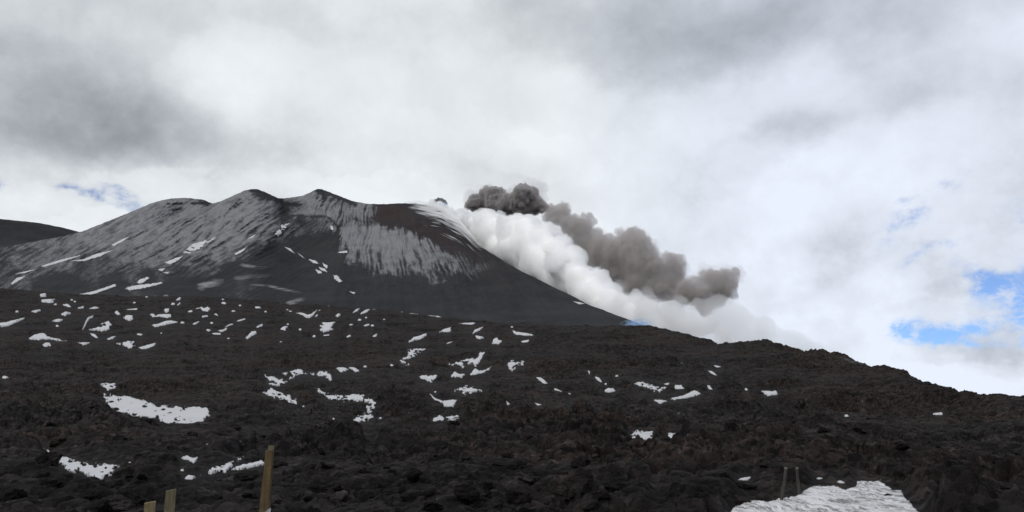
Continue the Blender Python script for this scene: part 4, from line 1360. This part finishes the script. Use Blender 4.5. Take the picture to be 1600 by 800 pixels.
wisp('bright fan shaped wisp of vapour, leftmost on the dark ash slope', 340, 441, 32, 9, -14, 13, 481)
wisp('pale wisp streak just under the spur ridge', 405, 417, 30, 4.5, 6, 7, 483)
wisp('broad faint wisp between the spur ridge and the fan shaped one', 405, 432, 40, 6, -4, 4.5, 485)
wisp('short faint wisp right of the fan shaped one', 418, 446, 26, 3, 2, 6, 487)
wisp('long thin wisp slanting down to the right across the ash foot', 458, 455, 40, 4, 12, 8, 489)
wisp('lowest wisp with a bright left tip, over the V shaped snow patch', 470, 469, 24, 6.5, -14, 9, 491)
wisp('grey dusty wisp lying on the right crest of the lava field', 1322, 562, 42, 4.0, 16, 2.0, 493, 0,
     lambda X, Y: ridge(ray(X, Y)[0])[1] - 8)

# ------------------------------------------------------------------ posts, stakes, rocks
def box_bm(bm, x0, x1, y0, y1, z0, z1, tilt_top=0.0, top_x=None):
    vs = []
    for (x, y, z) in [(x0, y0, z0), (x1, y0, z0), (x1, y1, z0), (x0, y1, z0), (x0, y0, z1), (x1, y0, z1), (x1, y1, z1), (x0, y1, z1)]:
        if z == z1:
            z = z + (tilt_top if x == x1 else 0)
            if top_x:
                x = top_x[0] if x == x0 else top_x[1]
        vs.append(bm.verts.new((x, y, z)))
    for f in ((0, 3, 2, 1), (4, 5, 6, 7), (0, 1, 5, 4), (1, 2, 6, 5), (2, 3, 7, 6), (3, 0, 4, 7)):
        bm.faces.new([vs[i] for i in f])




def finish(name, bm, mat, parent=None, bev=0.004, rough=0.0, seed=0, cuts=0):
    if cuts:
        bmesh.ops.subdivide_edges(bm, edges=[e for e in bm.edges if abs(e.verts[0].co.z - e.verts[1].co.z) > 0.2], cuts=cuts)
    if bev:
        bmesh.ops.bevel(bm, geom=bm.edges[:], offset=bev, segments=2, affect='EDGES', clamp_overlap=True)
    if rough:
        rr2 = random.Random(seed)
        for v in bm.verts:
            v.co.x += rr2.uniform(-rough, rough)
            v.co.y += rr2.uniform(-rough, rough)
    me = bpy.data.meshes.new(name)
    bm.to_mesh(me)
    bm.free()
    return link(name, me, mat, parent)


def spot(px, py, r):
    p = to_xyz(np.array([px]), np.array([py]), np.array([r]))[0]
    return p


def ground_z(x, y):
    r = math.hypot(x, y)
    a = math.atan2(x, y)
    v = ground_point(np.array([a]), np.array([r]))
    return float(v[2][0] + v[3][0])


w_brown = mat_wood('weathered_wood', (0.080, 0.056, 0.028), (0.145, 0.102, 0.047), (0.055, 0.041, 0.025))
w_yellow = mat_wood('pale_wood', (0.17, 0.135, 0.075), (0.26, 0.205, 0.11), (0.12, 0.09, 0.05))
w_olive = mat_wood('greenish_wood', (0.12, 0.10, 0.062), (0.17, 0.145, 0.09), (0.085, 0.068, 0.04))
w_grey = mat_wood('grey_wood', (0.034, 0.031, 0.027), (0.06, 0.056, 0.05), (0.022, 0.02, 0.018))
paper = mat_plain('paper', (0.42, 0.42, 0.45), 0.7)
ink = mat_plain('ink', (0.07, 0.07, 0.085), 0.7)
tape = mat_plain('string', (0.36, 0.35, 0.33), 0.7)

# tall post: two boards fixed together, leaning slightly to the right
D1 = 7.0
top = spot(421, 697, D1)
u = D1 / F
zg = 0.0
Hh = float(top[2] - zg)
bear = math.atan2(top[0], top[1])
post = empty('wooden_post', (float(top[0]) - 0.022, float(top[1]), zg), (0, math.radians(1.0), -bear))
tag(post, 'tall brown post of two boards with a white paper tied near its foot', 'post')
bm = bmesh.new()
box_bm(bm, -0.088, 0.046, -0.018, 0.018, -0.05, Hh - 0.034, 0.004, (-0.028, 0.026))
finish('board', bm, w_brown, post, 0.003, 0.0012, 1, 9)
bm = bmesh.new()
box_bm(bm, -0.012, 0.040, 0.0205, 0.052, -0.05, Hh, 0.003, (-0.012, 0.037))
finish('board', bm, w_olive, post, 0.003, 0.0012, 2, 9)
# string loop under the paper
zt = Hh - (795 - 697) * u
bm = bmesh.new()
pts = [(-0.060, -0.026, 0.012), (-0.045, -0.025, 0.004), (-0.02, -0.025, -0.008), (0.01, -0.026, -0.016), (0.05, -0.020, -0.02), (0.052, 0.058, -0.015), (-0.02, 0.060, 0.0), (-0.058, 0.02, 0.016)]
ring = []
for i, p in enumerate(pts):
    ring.append([bm.verts.new((p[0] + 0.0035 * math.cos(k) * (1 if abs(p[0]) > 0.045 else 0.3), p[1] - 0.0035 * math.cos(k), p[2] + zt + 0.0035 * math.sin(k))) for k in (0, 1.57, 3.14, 4.71)])
for i in range(len(ring)):
    a, b = ring[i], ring[(i + 1) % len(ring)]
    for k in range(4):
        bm.faces.new((a[k], a[(k + 1) % 4], b[(k + 1) % 4], b[k]))
finish('string', bm, tape, post, 0)
# paper: a creased sheet, its top corner folded to a slant
sign = empty('paper_notice', post.location, post.rotation_euler)
tag(sign, 'crumpled white paper notice tied to the tall brown post', 'paper notice')
bm = bmesh.new()
zp = Hh - (783.5 - 697) * u
rr3 = random.Random(4)
cols, rows = 7, 9
gv = []
for j in range(rows):
    rowv = []
    for i in range(cols):
        fx_, fz = i / (cols - 1), j / (rows - 1)
        x = -0.020 + 0.062 * fx_ + 0.006 * fz * (fx_ - 0.5)
        ztop = zp - 0.045 * (1 - fx_) ** 1.2
        z = ztop + (zp - 0.21 - ztop) * fz
        rowv.append((x, -0.0235 - 0.004 * math.sin(fx_ * 7 + fz * 3) - rr3.uniform(0, 0.0025), z))
    gv.append(rowv)
f_ = [[bm.verts.new(p) for p in rw] for rw in gv]
b_ = [[bm.verts.new((p[0], p[1] + 0.0012, p[2])) for p in rw] for rw in gv]
for j in range(rows - 1):
    for i in range(cols - 1):
        bm.faces.new((f_[j][i], f_[j + 1][i], f_[j + 1][i + 1], f_[j][i + 1]))
        bm.faces.new((b_[j][i], b_[j][i + 1], b_[j + 1][i + 1], b_[j + 1][i]))
for j in range(rows - 1):
    bm.faces.new((f_[j][0], b_[j][0], b_[j + 1][0], f_[j + 1][0]))
    bm.faces.new((f_[j][-1], f_[j + 1][-1], b_[j + 1][-1], b_[j][-1]))
for i in range(cols - 1):
    bm.faces.new((f_[0][i], f_[0][i + 1], b_[0][i + 1], b_[0][i]))
    bm.faces.new((f_[-1][i], b_[-1][i], b_[-1][i + 1], f_[-1][i + 1]))
finish('sheet', bm, paper, sign, 0)
bm = bmesh.new()
for (mx_, mz, mw, mh) in ((0.004, -0.052, 0.014, 0.005), (0.006, -0.066, 0.010, 0.005), (0.012, -0.088, 0.005, 0.030), (0.022, -0.045, 0.008, 0.006), (0.0, -0.10, 0.007, 0.014), (0.030, -0.07, 0.004, 0.05)):
    box_bm(bm, mx_, mx_ + mw, -0.0325, -0.0315, zp + mz - mh, zp + mz)
finish('print', bm, ink, sign, 0)


def plain_post(px0, px1, pyl, pyr, dist, label, mat, lean, seed):
    pc = spot((px0 + px1) / 2, pyl, dist)
    uu = dist / F
    wd = (px1 - px0) * uu / 2
    hh = float(pc[2])
    ob = empty('wooden_post', (float(pc[0]), float(pc[1]), 0.0), (0, math.radians(lean), -math.atan2(pc[0], pc[1])))
    tag(ob, label, 'post')
    b = bmesh.new()
    box_bm(b, -wd, wd, -0.022, 0.022, -0.05, hh, (pyl - pyr) * uu)
    finish('board', b, mat, ob, 0.003, 0.001, seed, 7)
    return ob


plain_post(227.5, 242, 785.5, 783.5, 7.4, 'short yellowish board post, leftmost and lowest of the wooden posts', w_yellow, 0.0, 11)
plain_post(259, 272.5, 767, 764.5, 7.2, 'short greenish brown board post with a slanted pale top, beside the lowest one', w_olive, 0.4, 12)


def stake(px_t, py_t, px_b, py_b, label, seed):
    a, e = ray(px_b, py_b)
    r = float(r_of_e(a, e))
    b0 = np.array([math.sin(a) * r, math.cos(a) * r])
    z0 = float(base_z(np.array([a]), np.array([r]))[0]) + 0.02
    tp = spot(px_t, py_t, r)
    d = Vector((float(tp[0] - b0[0]), float(tp[1] - b0[1]), float(tp[2] - z0)))
    ob = empty('thin_stake', (float(b0[0]), float(b0[1]), z0), d.to_track_quat('Z', 'Y').to_euler())
    tag(ob, label, 'stake', 'thin stakes at the edge of the dirty snow')
    h = d.length
    bm2 = bmesh.new()
    n, k = 7, 8
    rr4 = random.Random(seed)
    rings = []
    for j in range(n + 1):
        f = j / n
        ox, oy = 0.008 * math.sin(f * 5 + seed), 0.006 * math.cos(f * 4)
        rad = 0.030 - 0.005 * f
        rings.append([bm2.verts.new((ox + rad * math.cos(q * 6.283 / k) * rr4.uniform(0.9, 1.1), oy + rad * math.sin(q * 6.283 / k) * rr4.uniform(0.9, 1.1), -0.12 + (h + 0.12) * f)) for q in range(k)])
    for j in range(n):
        for q in range(k):
            bm2.faces.new((rings[j][q], rings[j][(q + 1) % k], rings[j + 1][(q + 1) % k], rings[j + 1][q]))
    bm2.faces.new(rings[-1])
    bm2.faces.new(rings[0][::-1])
    finish('shaft', bm2, w_grey, ob, 0)
    bm2 = bmesh.new()
    bmesh.ops.create_cone(bm2, cap_ends=True, segments=9, radius1=0.031, radius2=0.026, depth=0.035)
    bmesh.ops.translate(bm2, verts=bm2.verts[:], vec=(0.008 * math.sin(5 + seed), 0.006 * math.cos(4), h + 0.006))
    finish('frayed_top', bm2, mat_plain('split_wood', (0.13, 0.12, 0.105), 0.9), ob, 0.004, 0.002, seed)


stake(1227.5, 732, 1221, 787, 'thin grey stake leaning right, left one of the pair on the dirty snow', 3)
stake(1245.5, 732, 1249, 778, 'thin grey stake with a pale top, right one of the pair on the dirty snow', 8)

# a faint marker pole far off on the rim
pa, pe = ray(787.5, 511)
pr = float(r_of_e(pa, pe))
pz = ground_z(math.sin(pa) * pr, math.cos(pa) * pr)
bm = bmesh.new()
bmesh.ops.create_cone(bm, cap_ends=True, segments=8, radius1=0.16, radius2=0.12, depth=4.4)
bmesh.ops.translate(bm, verts=bm.verts[:], vec=(0, 0, 1.6))
po = finish('marker_pole', bm, w_grey, None, 0.02)
po.location = (math.sin(pa) * pr, math.cos(pa) * pr, pz)
tag(po, 'faint thin marker pole standing on the far lava rim below the ash slope', 'pole')

# loose rocks
mat_rock = mat_lava('loose_lava')


def rock_mesh(seed, spiky=1.0, sub=4):
    b = bmesh.new()
    bmesh.ops.create_icosphere(b, subdivisions=sub, radius=1)
    co = np.array([v.co[:] for v in b.verts])
    f = np.array([[v.index for v in q.verts] for q in b.faces])
    b.free()
    r5 = np.random.default_rng(seed)
    for _ in range(9):       # planar breaks
        n = r5.normal(size=3)
        n /= np.linalg.norm(n)
        d = r5.uniform(0.45, 0.85)
        h = co @ n
        co = co - np.outer(np.maximum(h - d, 0) * 0.85, n)
    nrm = co / np.linalg.norm(co, axis=1, keepdims=True)
    o = r5.uniform(0, 50, 3)
    k = 0
    for lam, am in ((0.8, 0.30), (0.36, 0.20), (0.16, 0.11), (0.08, 0.05)):
        q = co / lam + o
        k = k + am * (np.abs(vn3(q[:, 0], q[:, 1], q[:, 2], seed) - 0.5) * 2 - 0.45)
    co = co + nrm * k[:, None] * spiky
    co *= np.array([1.15, 0.95, 0.72]) * r5.uniform(0.85, 1.15, 3)
    return mesh_np('lava_rock', co, f, False)


variants = [rock_mesh(500 + i) for i in range(12)]
for v in variants:
    v.materials.append(mat_rock)


def put_rock(x, y, s, var, rz, label, group, z=None, sq=1.0, mat=None, name='lava_rock'):
    ob = bpy.data.objects.new(name, var)
    COL.objects.link(ob)
    zz = ground_z(x, y) if z is None else z
    ob.location = (x, y, zz + s * 0.22 * sq)
    ob.scale = (s, s, s * sq)
    ob.rotation_euler = (0.3 * math.sin(rz * 3), 0.3 * math.cos(rz * 5), rz)
    tag(ob, label, 'rock', group)
    return ob


def rock_at(px, py, wpx, label, k, sq=1.0, rz=0.0):
    a, e = ray(px, py)
    r = float(r_of_e(a, e))
    x, y = math.sin(a) * r, math.cos(a) * r
    return put_rock(x, y, wpx * r / F / 2.1, rock_mesh_big(k), rz, label, None, None, sq, None, 'lava_boulder')


def rock_mesh_big(k):
    me_ = rock_mesh(600 + k, 0.9, 5)
    me_.materials.append(mat_rock)
    return me_


rock_at(898, 782, 78, 'big dark rounded lava boulder low in the middle of the foreground', 1, 1.15, 0.4)
rock_at(1196, 786, 24, 'round brownish lava boulder just left of the two thin stakes', 2, 1.1, 1.0)
rock_at(1160, 790, 30, 'brown lava boulder at the left tip of the dirty snow', 3, 1.0, 2.0)
rock_at(1330, 786, 8, 'tiny dark stone half sunk in the middle of the dirty snow patch', 8, 0.7, 0.5)
rock_at(1388, 780, 14, 'small dark stone lying on the large dirty snow patch', 4, 1.0, 0.2)
rock_at(548, 750, 66, 'broad brown lava mound right of the tall wooden post', 5, 0.7, 0.9)
rock_at(1246, 640, 34, 'dark lava hump standing out on the right slope below the lone snow patch', 6, 0.9, 1.4)
rock_at(800, 752, 70, 'wide flat lava slab in the middle foreground', 7, 0.45, 0.3)

rr6 = np.random.default_rng(77)
n = 0
cand = []
while n < 250:
    px, py = rr6.uniform(-30, 1630), rr6.uniform(655, 830)
    if mask_at(np.array([px]), np.array([py]))[0] > 0.15:
        continue
    a, e = ray(px, py)
    if e < E0:
        r = EYE / -float(e)
    else:
        r = float(r_of_e(a, e))
    s = (0.07 + 0.16 * rr6.random() ** 2.5) * (1 + r / 45)
    put_rock(math.sin(a) * r, math.cos(a) * r, s, variants[int(rr6.integers(12))], rr6.uniform(0, 6.28),
             'dark jagged lava rock lying loose among the rubble of the near lava field', 'loose lava rocks of the near field',
             None, rr6.uniform(0.7, 1.1))
    n += 1
